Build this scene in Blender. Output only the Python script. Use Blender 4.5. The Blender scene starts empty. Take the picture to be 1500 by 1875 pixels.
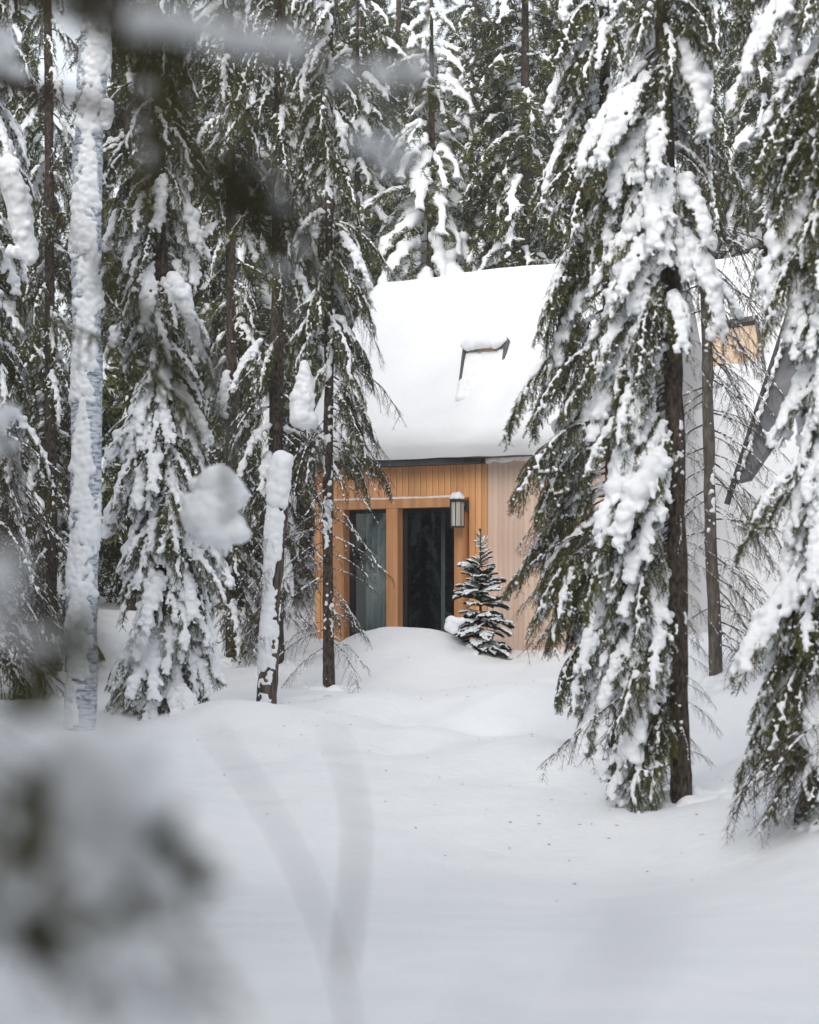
import bpy, math, random
import numpy as np
from mathutils import Vector, Matrix, Euler

# ------------------------------------------------------------------ camera, sky, sun, exposure
scene = bpy.context.scene
col = scene.collection
F = 4080.0            # focal length in photograph pixels (1500 x 1875)
HZ = 1140.0           # row of the horizon in the photograph
CZ = 1.67             # eye height
cam_d = bpy.data.cameras.new('camera')
cam = bpy.data.objects.new('camera', cam_d)
col.objects.link(cam)
cam.location = (0, 0, CZ)
cam.rotation_euler = (math.radians(90), 0, 0)
cam_d.sensor_fit = 'AUTO'
cam_d.sensor_width = 36.0
cam_d.lens = F / 1875 * 36.0
cam_d.shift_y = (HZ - 937.5) / 1875
cam_d.clip_start = 0.05
cam_d.clip_end = 2000
cam_d.dof.use_dof = True
cam_d.dof.focus_distance = 32.0
cam_d.dof.aperture_fstop = 2.8
scene.camera = cam

world = bpy.data.worlds.new("World")
scene.world = world
world.use_nodes = True
wn = world.node_tree
wn.nodes.clear()
sky = wn.nodes.new('ShaderNodeTexSky')
sky.sky_type = 'NISHITA'
sky.sun_disc = False
SUN_EL, SUN_AZ = math.radians(30), math.radians(200)   # azimuth clockwise from +Y
sky.sun_elevation = SUN_EL
sky.sun_rotation = SUN_AZ
sky.air_density = 1.0
sky.dust_density = 4.0
sky.ozone_density = 1.0
hsv = wn.nodes.new('ShaderNodeHueSaturation')
hsv.inputs['Saturation'].default_value = 0.65
hsv.inputs['Value'].default_value = 12.0
bg = wn.nodes.new('ShaderNodeBackground')
bg.inputs['Strength'].default_value = 0.15
wo = wn.nodes.new('ShaderNodeOutputWorld')
wn.links.new(sky.outputs[0], hsv.inputs['Color'])
gam = wn.nodes.new('ShaderNodeGamma')      # an even overcast: the clear sky's contrast is flattened
gam.inputs['Gamma'].default_value = 0.4
wn.links.new(hsv.outputs[0], gam.inputs[0])
wn.links.new(gam.outputs[0], bg.inputs[0])
wn.links.new(bg.outputs[0], wo.inputs[0])

sun_d = bpy.data.lights.new('sun', 'SUN')
sun_d.energy = 1.35
sun_d.angle = math.radians(45)
sun_d.color = (1.0, 0.97, 0.93)
sun = bpy.data.objects.new('sun', sun_d)
col.objects.link(sun)
sv = Vector((math.sin(SUN_AZ) * math.cos(SUN_EL), math.cos(SUN_AZ) * math.cos(SUN_EL), math.sin(SUN_EL)))
sun.rotation_euler = sv.to_track_quat('Z', 'Y').to_euler()

scene.view_settings.view_transform = 'Standard'
scene.view_settings.look = 'None'
scene.view_settings.gamma = 1.0
scene.view_settings.use_curve_mapping = False
scene.view_settings.exposure = 0.80
scene.cycles.max_bounces = 8
scene.cycles.diffuse_bounces = 4
scene.cycles.transparent_max_bounces = 8

R = math.radians
def P(px, py, d):
    return Vector(((px - 750) / F * d, d, CZ + (HZ - py) / F * d))

# ------------------------------------------------------------------ materials
def new_mat(name):
    m = bpy.data.materials.new(name)
    m.use_nodes = True
    nt = m.node_tree
    return m, nt, nt.nodes['Principled BSDF']

def noise_mat(name, c1, c2, scale=5.0, rough=0.8, bump=0.0, bscale=None, detail=4.0, stretch=None, spec=0.3, lo=0.35, hi=0.65, coord='Object', bdist=0.02, rnd=0.0):
    m, nt, b = new_mat(name)
    tc = nt.nodes.new('ShaderNodeTexCoord')
    mp = nt.nodes.new('ShaderNodeMapping')
    if stretch: mp.inputs['Scale'].default_value = stretch
    if coord == 'World':
        g = nt.nodes.new('ShaderNodeNewGeometry')
        nt.links.new(g.outputs['Position'], mp.inputs['Vector'])
    else:
        nt.links.new(tc.outputs[coord], mp.inputs['Vector'])
    n = nt.nodes.new('ShaderNodeTexNoise')
    n.inputs['Scale'].default_value = scale
    n.inputs['Detail'].default_value = detail
    nt.links.new(mp.outputs[0], n.inputs['Vector'])
    r = nt.nodes.new('ShaderNodeValToRGB')
    r.color_ramp.elements[0].position = lo
    r.color_ramp.elements[1].position = hi
    r.color_ramp.elements[0].color = (*c1, 1)
    r.color_ramp.elements[1].color = (*c2, 1)
    nt.links.new(n.outputs['Fac'], r.inputs[0])
    out = r.outputs[0]
    if rnd:
        oi = nt.nodes.new('ShaderNodeObjectInfo')
        mr = nt.nodes.new('ShaderNodeMapRange')
        mr.inputs['To Min'].default_value = 1 - rnd
        mr.inputs['To Max'].default_value = 1 + rnd
        nt.links.new(oi.outputs['Random'], mr.inputs['Value'])
        hs = nt.nodes.new('ShaderNodeHueSaturation')
        nt.links.new(mr.outputs[0], hs.inputs['Value'])
        nt.links.new(out, hs.inputs['Color'])
        out = hs.outputs[0]
    nt.links.new(out, b.inputs['Base Color'])
    b.inputs['Roughness'].default_value = rough
    b.inputs['Specular IOR Level'].default_value = spec
    if bump:
        n2 = nt.nodes.new('ShaderNodeTexNoise')
        n2.inputs['Scale'].default_value = bscale or scale
        n2.inputs['Detail'].default_value = 6
        nt.links.new(mp.outputs[0], n2.inputs['Vector'])
        bp = nt.nodes.new('ShaderNodeBump')
        bp.inputs['Strength'].default_value = bump
        bp.inputs['Distance'].default_value = bdist
        nt.links.new(n2.outputs['Fac'], bp.inputs['Height'])
        nt.links.new(bp.outputs[0], b.inputs['Normal'])
    return m

M = {}
M['snow'] = noise_mat('snow', (.83, .855, .89), (.88, .895, .92), scale=6, rough=.65, bump=.35, bscale=28, coord='World', spec=.2, bdist=.012)
M['ground_snow'] = noise_mat('ground_snow', (.84, .86, .885), (.88, .893, .91), scale=2, rough=.7, bump=.7, bscale=11, coord='World', spec=.2, bdist=.03)
M['roof_snow'] = noise_mat('roof_snow', (.87, .885, .905), (.9, .91, .925), scale=2, rough=.7, bump=.4, bscale=7, coord='World', spec=.2, bdist=.02)
M['frost'] = noise_mat('frost', (.62, .66, .7), (.8, .83, .87), scale=9, rough=.7)
M['needle'] = noise_mat('needle', (.038, .044, .010), (.13, .128, .030), scale=3.5, rough=.6, coord='World', rnd=.25)
M['far_needle'] = noise_mat('far_needle', (.040, .050, .012), (.130, .132, .036), scale=1.3, rough=.7, coord='World', rnd=.25)
M['young_needle'] = noise_mat('young_needle', (.026, .044, .02), (.075, .10, .045), scale=8, rough=.5)
M['twig'] = noise_mat('twig', (.05, .036, .027), (.1, .075, .058), scale=30, rough=.9)
M['bark'] = noise_mat('bark', (.022, .015, .011), (.135, .105, .082), scale=34, rough=.95, bump=1.0, bscale=46, stretch=(1, 1, .42), bdist=.03, detail=8, lo=.36, hi=.7)
M['grey_bark'] = noise_mat('grey_bark', (.075, .062, .053), (.17, .145, .125), scale=26, rough=.95, bump=.9, bscale=40, stretch=(1, 1, .3), bdist=.02)
M['snag_bark'] = noise_mat('snag_bark', (.035, .028, .025), (.16, .12, .095), scale=30, rough=.95, bump=.9, bscale=40, stretch=(1, 1, .12), bdist=.02)
M['crusted_bark'] = noise_mat('crusted_bark', (.22, .27, .35), (.74, .79, .86), scale=13, rough=.8, bump=1.0, bscale=22, stretch=(.7, .7, 2.2), bdist=.05, lo=.36, hi=.56, detail=7)  # blue-grey bark under crust, with blue shadow of the ripples in the colour
M['frosted_bark'] = noise_mat('frosted_bark', (.055, .04, .033), (.8, .82, .86), scale=7, rough=.9, bump=.9, bscale=40, stretch=(1, 1, .5), bdist=.02, lo=.52, hi=.6, detail=7)
M['board'] = noise_mat('board', (.68, .33, .14), (.86, .475, .23), scale=9, rough=.6, stretch=(1, 1, .08), bump=.15, bscale=60, rnd=.14, detail=6)
M['pale_board'] = noise_mat('pale_board', (.74, .53, .42), (.88, .68, .55), scale=9, rough=.65, stretch=(1, 1, .08), bump=.15, bscale=60, rnd=.1, detail=6)  # paler weathered wood; sky and snow light on the wing is in the colour
M['post'] = noise_mat('post', (.50, .24, .105), (.66, .345, .165), scale=9, rough=.55, stretch=(1, 1, .08), bump=.15, bscale=60, detail=6)
M['groove'] = noise_mat('groove', (.20, .09, .035), (.28, .13, .055), scale=9)
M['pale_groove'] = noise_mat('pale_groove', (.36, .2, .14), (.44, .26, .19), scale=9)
M['gutter'] = noise_mat('gutter', (.04, .047, .055), (.065, .073, .083), scale=12, rough=.4, spec=.5)
M['door_metal'] = noise_mat('door_metal', (.012, .013, .017), (.022, .023, .03), scale=12, rough=.45, spec=.5)
M['dark_metal'] = noise_mat('dark_metal', (.02, .02, .022), (.04, .04, .044), scale=14, rough=.5, spec=.5)
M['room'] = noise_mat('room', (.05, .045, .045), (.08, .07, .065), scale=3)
M['curtain'] = noise_mat('curtain', (.58, .60, .60), (.68, .70, .70), scale=6, rough=.9, stretch=(1, 1, .1))
M['orange'] = noise_mat('orange_fabric', (.55, .22, .03), (.65, .28, .05), scale=20, rough=.8)
M['sky_frame'] = noise_mat('roof_window_frame', (.06, .062, .068), (.11, .11, .115), scale=12, rough=.5)
M['beige'] = noise_mat('beige_wood', (.60, .44, .31), (.70, .54, .40), scale=8, rough=.6, stretch=(1, 1, .1))
M['slate'] = noise_mat('weathered_slab', (.10, .105, .115), (.20, .20, .215), scale=3, rough=.7, bump=.3, bscale=30, detail=7)

def glass_mat():
    m, nt, b = new_mat('door_glass')
    nt.nodes.remove(b)
    out = nt.nodes['Material Output']
    gl = nt.nodes.new('ShaderNodeBsdfGlossy'); gl.inputs['Roughness'].default_value = .02
    gl.inputs['Color'].default_value = (.75, .85, .9, 1)
    tr = nt.nodes.new('ShaderNodeBsdfTransparent'); tr.inputs['Color'].default_value = (.80, .84, .84, 1)
    fr = nt.nodes.new('ShaderNodeFresnel'); fr.inputs['IOR'].default_value = 1.5
    mx = nt.nodes.new('ShaderNodeMixShader')
    nt.links.new(fr.outputs[0], mx.inputs[0]); nt.links.new(tr.outputs[0], mx.inputs[1]); nt.links.new(gl.outputs[0], mx.inputs[2])
    nt.links.new(mx.outputs[0], out.inputs[0])
    return m
M['glass'] = glass_mat()
m, nt, b = new_mat('frosted_lantern_glass')
b.inputs['Base Color'].default_value = (.62, .6, .53, 1); b.inputs['Roughness'].default_value = .35
b.inputs['Transmission Weight'].default_value = .25
M['lantern_glass'] = m

# ------------------------------------------------------------------ mesh helpers
class MB:
    """collects triangles / quads with a material slot each"""
    def __init__(self):
        self.v = []; self.f3 = []; self.f4 = []; self.m3 = []; self.m4 = []; self.n = 0
    def add(self, v, f, mat=0):
        v = np.asarray(v, dtype=np.float32).reshape(-1, 3); f = np.asarray(f, dtype=np.int64)
        if len(f) == 0: return self
        if f.shape[1] == 3:
            self.f3.append(f + self.n); self.m3.append(np.full(len(f), mat, np.int32))
        else:
            self.f4.append(f + self.n); self.m4.append(np.full(len(f), mat, np.int32))
        self.v.append(v); self.n += len(v)
        return self
    def box(self, x0, x1, y0, y1, z0, z1, mat=0):
        v = [(x, y, z) for x in (x0, x1) for y in (y0, y1) for z in (z0, z1)]
        f = [(0, 1, 3, 2), (4, 6, 7, 5), (0, 4, 5, 1), (2, 3, 7, 6), (0, 2, 6, 4), (1, 5, 7, 3)]
        return self.add(v, f, mat)
    def tube(self, pts, rad, sides=5, mat=0, cap=True):
        pts = np.asarray(pts, float); n = len(pts)
        rad = np.broadcast_to(np.asarray(rad, float), (n,))
        T = np.gradient(pts, axis=0); T /= np.linalg.norm(T, axis=1)[:, None] + 1e-9
        up = np.array([0, 0, 1.0]); 
        if abs(T[:, 2]).mean() > .8: up = np.array([0, 1.0, 0])
        A = np.cross(T, up); A /= np.linalg.norm(A, axis=1)[:, None] + 1e-9
        B = np.cross(A, T)
        th = np.linspace(0, 2 * np.pi, sides, endpoint=False)
        ring = pts[:, None] + rad[:, None, None] * (np.cos(th)[None, :, None] * A[:, None] + np.sin(th)[None, :, None] * B[:, None])
        i = np.arange(n - 1)[:, None] * sides; j = np.arange(sides)[None]; k = (j + 1) % sides
        f = np.stack([i + j, i + k, i + sides + k, i + sides + j], -1).reshape(-1, 4)
        self.add(ring.reshape(-1, 3), f, mat)
        if cap:
            base = self.n - n * sides
            for o in (0, (n - 1) * sides):
                idx = base + o + np.arange(sides)
                t = np.stack([np.full(sides - 2, idx[0]), idx[1:-1], idx[2:]], 1)
                self.f3.append(t); self.m3.append(np.full(len(t), mat, np.int32))
        return self
    def mesh(self, name, mats, smooth=True):
        me = bpy.data.meshes.new(name)
        v = np.concatenate(self.v) if self.v else np.zeros((0, 3), np.float32)
        f3 = np.concatenate(self.f3) if self.f3 else np.zeros((0, 3), np.int64)
        f4 = np.concatenate(self.f4) if self.f4 else np.zeros((0, 4), np.int64)
        m3 = np.concatenate(self.m3) if self.m3 else np.zeros(0, np.int32)
        m4 = np.concatenate(self.m4) if self.m4 else np.zeros(0, np.int32)
        me.vertices.add(len(v)); me.vertices.foreach_set('co', v.astype(np.float32).ravel())
        me.loops.add(f3.size + f4.size)
        me.loops.foreach_set('vertex_index', np.concatenate([f3.ravel(), f4.ravel()]).astype(np.int32))
        me.polygons.add(len(f3) + len(f4))
        st = np.concatenate([np.arange(len(f3)) * 3, f3.size + np.arange(len(f4)) * 4]).astype(np.int32)
        me.polygons.foreach_set('loop_start', st)
        me.polygons.foreach_set('material_index', np.concatenate([m3, m4]))
        me.polygons.foreach_set('use_smooth', np.full(len(st), smooth))
        for m in mats: me.materials.append(m)
        me.update(calc_edges=True)
        return me
    def build(self, name, mats, parent=None, smooth=True, **props):
        if not isinstance(mats, (list, tuple)): mats = [mats]
        return link(name, self.mesh(name, mats, smooth), parent, **props)

def link(name, data, parent=None, **props):
    o = bpy.data.objects.new(name, data)
    col.objects.link(o)
    if parent is not None: o.parent = parent
    for k, v in props.items(): o[k] = v
    return o

def thing(name, label, cat, loc=(0, 0, 0), rz=0.0, group=None):
    o = link(name, None)
    o.empty_display_size = .2
    o.location = loc; o.rotation_euler = (0, 0, rz)
    o['label'] = label; o['category'] = cat
    if group: o['group'] = group
    return o

def nz(p, scale, seed=0, octaves=3):
    """cheap smooth pseudo-noise in about [-1, 1]"""
    r = np.random.RandomState(seed)
    out = np.zeros(len(p)); a = 1.0; s = scale; tot = 0
    for o in range(octaves):
        for k in range(4):
            d = r.normal(size=3); d /= np.linalg.norm(d)
            q = p @ d * s * (0.8 + .5 * r.rand()) + r.rand() * 6.28
            d2 = r.normal(size=3); d2 /= np.linalg.norm(d2)
            out += a * np.sin(q + 1.3 * np.sin(p @ d2 * s * .7 + r.rand() * 6.28)) / 2.4
        tot += a; a *= .5; s *= 2.1
    return out / tot

import bmesh
def _ico(n):
    bm = bmesh.new(); bmesh.ops.create_icosphere(bm, subdivisions=n, radius=1.0)
    v = np.array([x.co[:] for x in bm.verts]); f = np.array([[q.index for q in p.verts] for p in bm.faces]); bm.free()
    return v, f
ICO = {k: _ico(k) for k in (1, 2, 3)}

def snow_mesh(name, C, Rd, voxel, mat=None, amp=.18, seed=0, squash=.9, mats=None, relax=2):
    """spheres grown together into one lumpy skin of snow"""
    C = np.asarray(C, float); Rd = np.asarray(Rd, float)
    if len(C) == 0: return None
    v, f = ICO[2]
    V = C[:, None] + v[None] * Rd[:, None, None] * np.array([1, 1, squash])
    Fc = f[None] + (np.arange(len(C)) * len(v))[:, None, None]
    tmp = MB().add(V.reshape(-1, 3), Fc.reshape(-1, 3)).mesh('tmp', [], True)
    o = bpy.data.objects.new('tmp', tmp); col.objects.link(o)
    md = o.modifiers.new('r', 'REMESH'); md.mode = 'VOXEL'; md.voxel_size = voxel; md.use_smooth_shade = True
    if relax:
        sm = o.modifiers.new('s', 'SMOOTH'); sm.factor = .5; sm.iterations = relax
    dg = bpy.context.evaluated_depsgraph_get()
    me = bpy.data.meshes.new_from_object(o.evaluated_get(dg), depsgraph=dg)
    bpy.data.objects.remove(o); bpy.data.meshes.remove(tmp)
    me.name = name
    n = len(me.vertices)
    co = np.zeros(n * 3, np.float32); me.vertices.foreach_get('co', co)
    no = np.zeros(n * 3, np.float32); me.vertices.foreach_get('normal', no)
    co = co.reshape(-1, 3); no = no.reshape(-1, 3)
    rm = float(np.mean(Rd))
    d = nz(co, 1.6 / rm, seed, 3) * amp * rm * .6
    co = co + no * d[:, None]
    me.vertices.foreach_set('co', co.astype(np.float32).ravel())
    me.materials.clear()
    for m in (mats or [mat or M['snow']]): me.materials.append(m)
    me.polygons.foreach_set('use_smooth', np.full(len(me.polygons), True))
    me.polygons.foreach_set('material_index', np.zeros(len(me.polygons), np.int32))
    me.update()
    return me

def mesh_arrays(me):
    co = np.zeros(len(me.vertices) * 3, np.float32); me.vertices.foreach_get('co', co)
    me.calc_loop_triangles()
    t = np.zeros(len(me.loop_triangles) * 3, np.int32); me.loop_triangles.foreach_get('vertices', t)
    return co.reshape(-1, 3), t.reshape(-1, 3)

# ------------------------------------------------------------------ boughs
def unit(a): return a / (np.linalg.norm(a) + 1e-9)

def march(rng, p, d, length, step, hang, wob=.12):
    pts = [p]
    n = max(2, int(round(length / step)))
    st = length / n
    for i in range(n):
        d = unit(d + np.array([0, 0, -1.0]) * hang * st + rng.normal(size=3) * wob * math.sqrt(st) )
        p = p + d * st
        pts.append(p)
    return np.array(pts)

def needles(mb, rng, polys, spacing, k, ln, w, frost=.15, mat0=0, mat1=1):
    Ps, Ts, Fr = [], [], []
    for q in polys:
        seg = np.diff(q, axis=0); L = np.linalg.norm(seg, axis=1); tot = L.sum()
        n = max(2, int(tot / spacing))
        s = np.linspace(0, tot, n); cs = np.concatenate([[0], np.cumsum(L)])
        Ps.append(np.stack([np.interp(s, cs, q[:, a]) for a in range(3)], 1))
        ii = np.clip(np.searchsorted(cs, s) - 1, 0, len(seg) - 1)
        Ts.append(seg[ii] / (L[ii][:, None] + 1e-9))
        Fr.append(np.full(n, rng.rand() < frost))
    Pp = np.repeat(np.concatenate(Ps), k, 0); T = np.repeat(np.concatenate(Ts), k, 0); Fr = np.repeat(np.concatenate(Fr), k)
    n = len(Pp)
    D = rng.normal(size=(n, 3)); D -= T * np.sum(D * T, 1)[:, None]; D /= np.linalg.norm(D, axis=1)[:, None] + 1e-9
    D = D * .8 + T * .65; D[:, 2] -= .1
    D /= np.linalg.norm(D, axis=1)[:, None]
    S = np.cross(D, rng.normal(size=(n, 3))); S /= np.linalg.norm(S, axis=1)[:, None] + 1e-9
    l = ln * rng.uniform(.6, 1.25, n)[:, None]
    V = np.stack([Pp - S * w * .5, Pp + S * w * .5, Pp + D * l], 1)
    Fc = np.arange(n * 3).reshape(-1, 3)
    for flag, mt in ((False, mat0), (True, mat1)):
        sel = Fr == flag
        if sel.any():
            mb.add(V[sel].reshape(-1, 3), np.arange(sel.sum() * 3).reshape(-1, 3), mt)

def make_bough(name, seed, L=1.1, a0=-10, a1=-75, spread=.8, hang=3.0, dens=1.0, snowR=.06, snow_sec=.6, snow_main=1.0,
               needle=(.010, 3, .028, .0062), frost=.1, bare=False, voxel=.014, sides=5, secL=.42, tert=True, nmat='needle', r0=.014, gap=.35, tuft=.12, runs=(2.0, 6.0), relax=2, pad=0):
    """returns (stem mesh, needle mesh or None, snow mesh or None)"""
    rng = np.random.RandomState(seed)
    st = .05
    n = int(L / st)
    p = np.zeros(3); pts = [p]; yaw = 0
    for i in range(n):
        s = i / n
        a = R(a0 + (a1 - a0) * s ** .75); yaw += rng.normal() * .06
        p = p + st * np.array([math.cos(a) * math.cos(yaw), math.cos(a) * math.sin(yaw), math.sin(a)])
        pts.append(p)
    main = np.array(pts)
    secs, terts = [], []
    stepn = .05 / dens
    s = .20 if snowR > .04 and tert else .10; side = 1
    cum = np.linspace(0, 1, len(main))
    while s < .98:
        b = np.array([np.interp(s, cum, main[:, a]) for a in range(3)])
        i = min(int(s * n), n - 1); T = unit(main[i + 1] - main[i])
        sd = unit(np.cross(T, (0, 0, 1.0))) if abs(T[2]) < .97 else np.array([0, 1.0, 0])
        ln = L * secL * (1 - .7 * s) * rng.uniform(.55, 1.25) * min(1, s * 4 + .25)
        d = unit(T * rng.uniform(.4, .8) + sd * side * spread * rng.uniform(.5, 1.2) + np.array([0, 0, rng.uniform(-.3, .1)]))
        q = march(rng, b, d, ln, .05, hang * rng.uniform(.6, 1.4), wob=.35)
        secs.append(q)
        if tert:
            for j in range(1, len(q) - 1):
                for sg in (1, -1):
                    if rng.rand() < .25: continue
                    T2 = unit(q[j + 1] - q[j]); s2 = unit(np.cross(T2, (.1, .2, 1.0)))
                    terts.append(march(rng, q[j], unit(T2 * .7 + sg * s2 * .7 + np.array([0, 0, -.15])), rng.uniform(.06, .14) * (1 - .4 * j / len(q)), .05, hang, wob=.3))
        side = -side
        s += stepn / L * rng.uniform(.7, 1.3)
    wb = MB()
    wb.tube(main, np.linspace(r0, r0 * .25, len(main)), sides)
    for q in secs: wb.tube(q, np.linspace(r0 * .36, r0 * .16, len(q)), 3, cap=False)
    if bare:
        for q in terts: wb.tube(q, np.linspace(r0 * .18, r0 * .1, len(q)), 3, cap=False)
    stem = wb.mesh(name, [M['twig']])
    nm = None
    if not bare:
        nb = MB()
        needles(nb, rng, [main[int(n * .25):]] + secs + terts, needle[0], needle[1], needle[2], needle[3], frost)
        nm = nb.mesh(name + '_needles', [M[nmat], M['frost']], False)
    C, Rr = [], []
    def chain(q, ra, rb, gaps=0.0):
        seg = np.linalg.norm(np.diff(q, axis=0), axis=1); tot = seg.sum(); cs = np.concatenate([[0], np.cumsum(seg)])
        t = 0.0
        while t < tot:
            run = rng.uniform(*runs); cl = run * (ra + (rb - ra) * t / tot); t1 = min(tot, t + cl); u0 = t
            big = rng.uniform(.6, 1.35)
            while t < t1:
                f = t / tot; u = (t - u0) / max(cl, 1e-6)
                r = (ra + (rb - ra) * f) * big * (.55 + .6 * math.sin(math.pi * min(1, .15 + .8 * u))) * rng.uniform(.8, 1.2)
                b = np.array([np.interp(t, cs, q[:, a]) for a in range(3)])
                i = max(min(np.searchsorted(cs, t), len(q) - 1), 1)
                T = unit(q[i] - q[i - 1])
                N = np.array([0, 0, 1.0]) - T * T[2]
                N = N if np.linalg.norm(N) > .2 else np.array([T[0], T[1], .3])
                N = unit(N) * np.linalg.norm(N) ** .5
                C.append(b + N * r * .5 + rng.normal(size=3) * r * .3); Rr.append(r)
                for _ in range(pad):
                    sd_ = unit(np.cross(T, (0, 0, 1.0)) + 1e-6); C.append(b + N * r * .35 + sd_ * r * rng.uniform(-1.3, 1.3) + T * r * rng.uniform(-.5, .5)); Rr.append(r * rng.uniform(.55, .85))
                if rng.rand() < (.15 if pad else .45): C.append(b + N * r * .3 + rng.normal(size=3) * r * .75); Rr.append(r * rng.uniform(.45, .75))
                t += r * (.35 if pad else .6)
            if rng.rand() < gaps * 1.6 + .1: t += rng.uniform(.02, .09) * (1 + 2 * gaps)
    if snowR > 0:
        i0 = int(len(main) * (.2 if snowR > .04 else .08))
        if snow_main > 0: chain(main[i0:], snowR * snow_main * 1.1, snowR * snow_main * .6, gap * .35)
        for q in secs:
            if rng.rand() < snow_sec:
                m_ = max(3, int(len(q) * rng.uniform(.5, 1.0)))
                chain(q[:m_], snowR * .75, snowR * .4, gap)
    if snowR > .015 and tert:
        for q in terts:
            if rng.rand() < tuft: C.append(q[rng.randint(len(q))] + np.array([0, 0, .008])); Rr.append(max(rng.uniform(.011, .024), voxel * .9))
    sn = snow_mesh(name + '_snow', C, Rr, voxel, seed=seed, amp=.3, relax=relax) if C else None
    return stem, nm, sn

BV = {}
def fam(kind, count, **kw):
    BV[kind] = [make_bough(kind, 100 * len(BV) + i + 7, **{k: (v(i) if callable(v) else v) for k, v in kw.items()}) for i in range(count)]
fam('heavy', 7, L=lambda i: .95 + .07 * i, a0=lambda i: -15 - 10 * (i % 3), a1=-86, snowR=lambda i: .055 + .010 * (i % 3), snow_sec=.75, gap=.24, frost=.08, spread=.75, hang=5.0, dens=1.25, secL=.42, tuft=.34, runs=(2.5, 9), relax=5, pad=1)
fam('medium', 7, L=lambda i: .9 + .06 * i, a0=lambda i: -14 - 9 * (i % 3), a1=-86, snowR=lambda i: .030 + .008 * (i % 3), snow_sec=.6, gap=.35, frost=.06, spread=.8, hang=5.5, dens=1.3, secL=.38, tuft=.32, runs=(1.5, 6), relax=3, pad=1)
fam('light', 7, L=lambda i: .9 + .08 * i, a0=lambda i: -6 - 12 * (i % 3), a1=-84, snowR=lambda i: .018 + .007 * (i % 2), snow_sec=.35, snow_main=.8, gap=.6, frost=.06, dens=1.5, hang=7.0, secL=.42, tuft=.16)
fam('bare', 6, L=lambda i: 1.2 + .1 * i, a0=lambda i: -14 - 6 * (i % 3), a1=lambda i: -50 - 8 * (i % 3), snowR=.013, snow_sec=.35, snow_main=.8, gap=.4, bare=True, dens=.62, hang=2.2, secL=.5, voxel=.009, r0=.012)
# boughs merged into the crowns of far trees
FB = {'heavy': [make_bough('fb', 900 + i, L=1.2, a0=-10, a1=-80, snowR=.07, snow_sec=.6, gap=.15, needle=(.03, 1, .085, .022), frost=.06, voxel=.042, tuft=.15, sides=3, dens=.6, nmat='far_needle') for i in range(3)],
      'medium': [make_bough('fb', 930 + i, L=1.2, a0=-8, a1=-80, snowR=.045, snow_sec=.5, gap=.3, needle=(.026, 1, .085, .022), frost=.06, voxel=.038, tuft=.15, sides=3, dens=.7, nmat='far_needle') for i in range(3)],
      'light': [make_bough('fb', 960 + i, L=1.2, a0=-4, a1=-82, snowR=.028, snow_sec=.3, gap=.4, needle=(.022, 1, .085, .022), frost=.07, voxel=.034, tuft=.14, sides=3, dens=.8, nmat='far_needle') for i in range(3)]}
FB = {k: [tuple(mesh_arrays(m) for m in t) + (np.array([p.material_index for p in t[1].polygons]),) for t in v] for k, v in FB.items()}

def pick(rng, w):
    ks = list(w); p = np.array([w[k] for k in ks], float); return ks[rng.choice(len(ks), p=p / p.sum())]

def add_bough(tree, rng, kind, loc, az, scale, tilt=0.0, variant=None):
    fam_ = BV[kind]
    stem, nm, sn = fam_[rng.randint(len(fam_)) if variant is None else variant]
    b = link('dead_branch' if kind == 'bare' else 'bough', stem, tree)
    b.location = loc
    b.rotation_euler = Euler((rng.normal() * .12, -R(tilt), R(az)), 'XYZ')
    b.scale = (scale, scale * rng.choice((-1, 1)) if False else scale, scale)
    if nm: link('needles', nm, b)['kind'] = 'stuff'
    if sn: link('bough_snow', sn, b)['kind'] = 'stuff'
    return b

# ------------------------------------------------------------------ ground
CP = [(750, 1480, 20), (1250, 1485, 20), (1000, 1487, 20), (1400, 1500, 19), (1500, 1530, 18), (500, 1440, 21), (250, 1400, 22.5), (60, 1420, 21),
      (150, 1335, 24), (300, 1312, 25), (400, 1300, 26), (490, 1290, 27), (600, 1251, 29), (560, 1215, 32), (625, 1172, 31.9), (680, 1153, 31.9), (740, 1148, 31.8), (800, 1153, 31.7), (845, 1173, 31.5), (890, 1197, 31.2), (740, 1205, 33.6), (850, 1200, 33.2), (640, 1195, 34), (740, 1185, 30.6), (840, 1215, 30.2),
      (940, 1212, 30.8), (1010, 1206, 29.9), (1080, 1200, 29.3), (1000, 1275, 27), (860, 1265, 29), (700, 1262, 28.6), (690, 1280, 27.6), (985, 1290, 26.5), (930, 1300, 26), (800, 1330, 25.5), (680, 1340, 25), (1060, 1400, 23), (1130, 1390, 23), (950, 1380, 23.5), (1310, 1245, 27), (1240, 1290, 26), (1420, 1240, 26),
      (1400, 1150, 32), (1250, 1160, 32), (1540, 1350, 21), (1540, 1460, 18), (50, 1262, 31), (200, 1235, 32), (440, 1215, 32), (530, 1190, 33.2), (570, 1180, 34.3), (480, 1120, 38), (250, 1110, 40), (0, 1110, 40), (1500, 1100, 38), (1300, 1090, 40), (850, 1090, 42)]
cp = [tuple(P(*c)) for c in CP]
for x in (-7, -3, 0, 3, 7):
    for y in (0, 6, 12): cp.append((x, y, 0.0))
for x, y, z in [(-20, 10, .3), (20, 10, .3), (-20, 25, .8), (20, 25, 1.0), (-22, 45, 2.4), (22, 45, 2.6), (0, 60, 3.2), (-60, 60, 3.2), (60, 60, 3.4), (0, 110, 5), (-150, 0, .5), (150, 0, .5), (-150, 200, 6), (150, 200, 6), (-150, -120, 0), (150, -120, 0), (0, -60, 0), (0, 250, 7)]:
    cp.append((x, y, z))
cp = np.array(cp)
def _tps(r2): return r2 * np.log(r2 + 1e-9)
_K = _tps(((cp[:, None, :2] - cp[None, :, :2]) ** 2).sum(-1)) + np.eye(len(cp)) * .12
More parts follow.
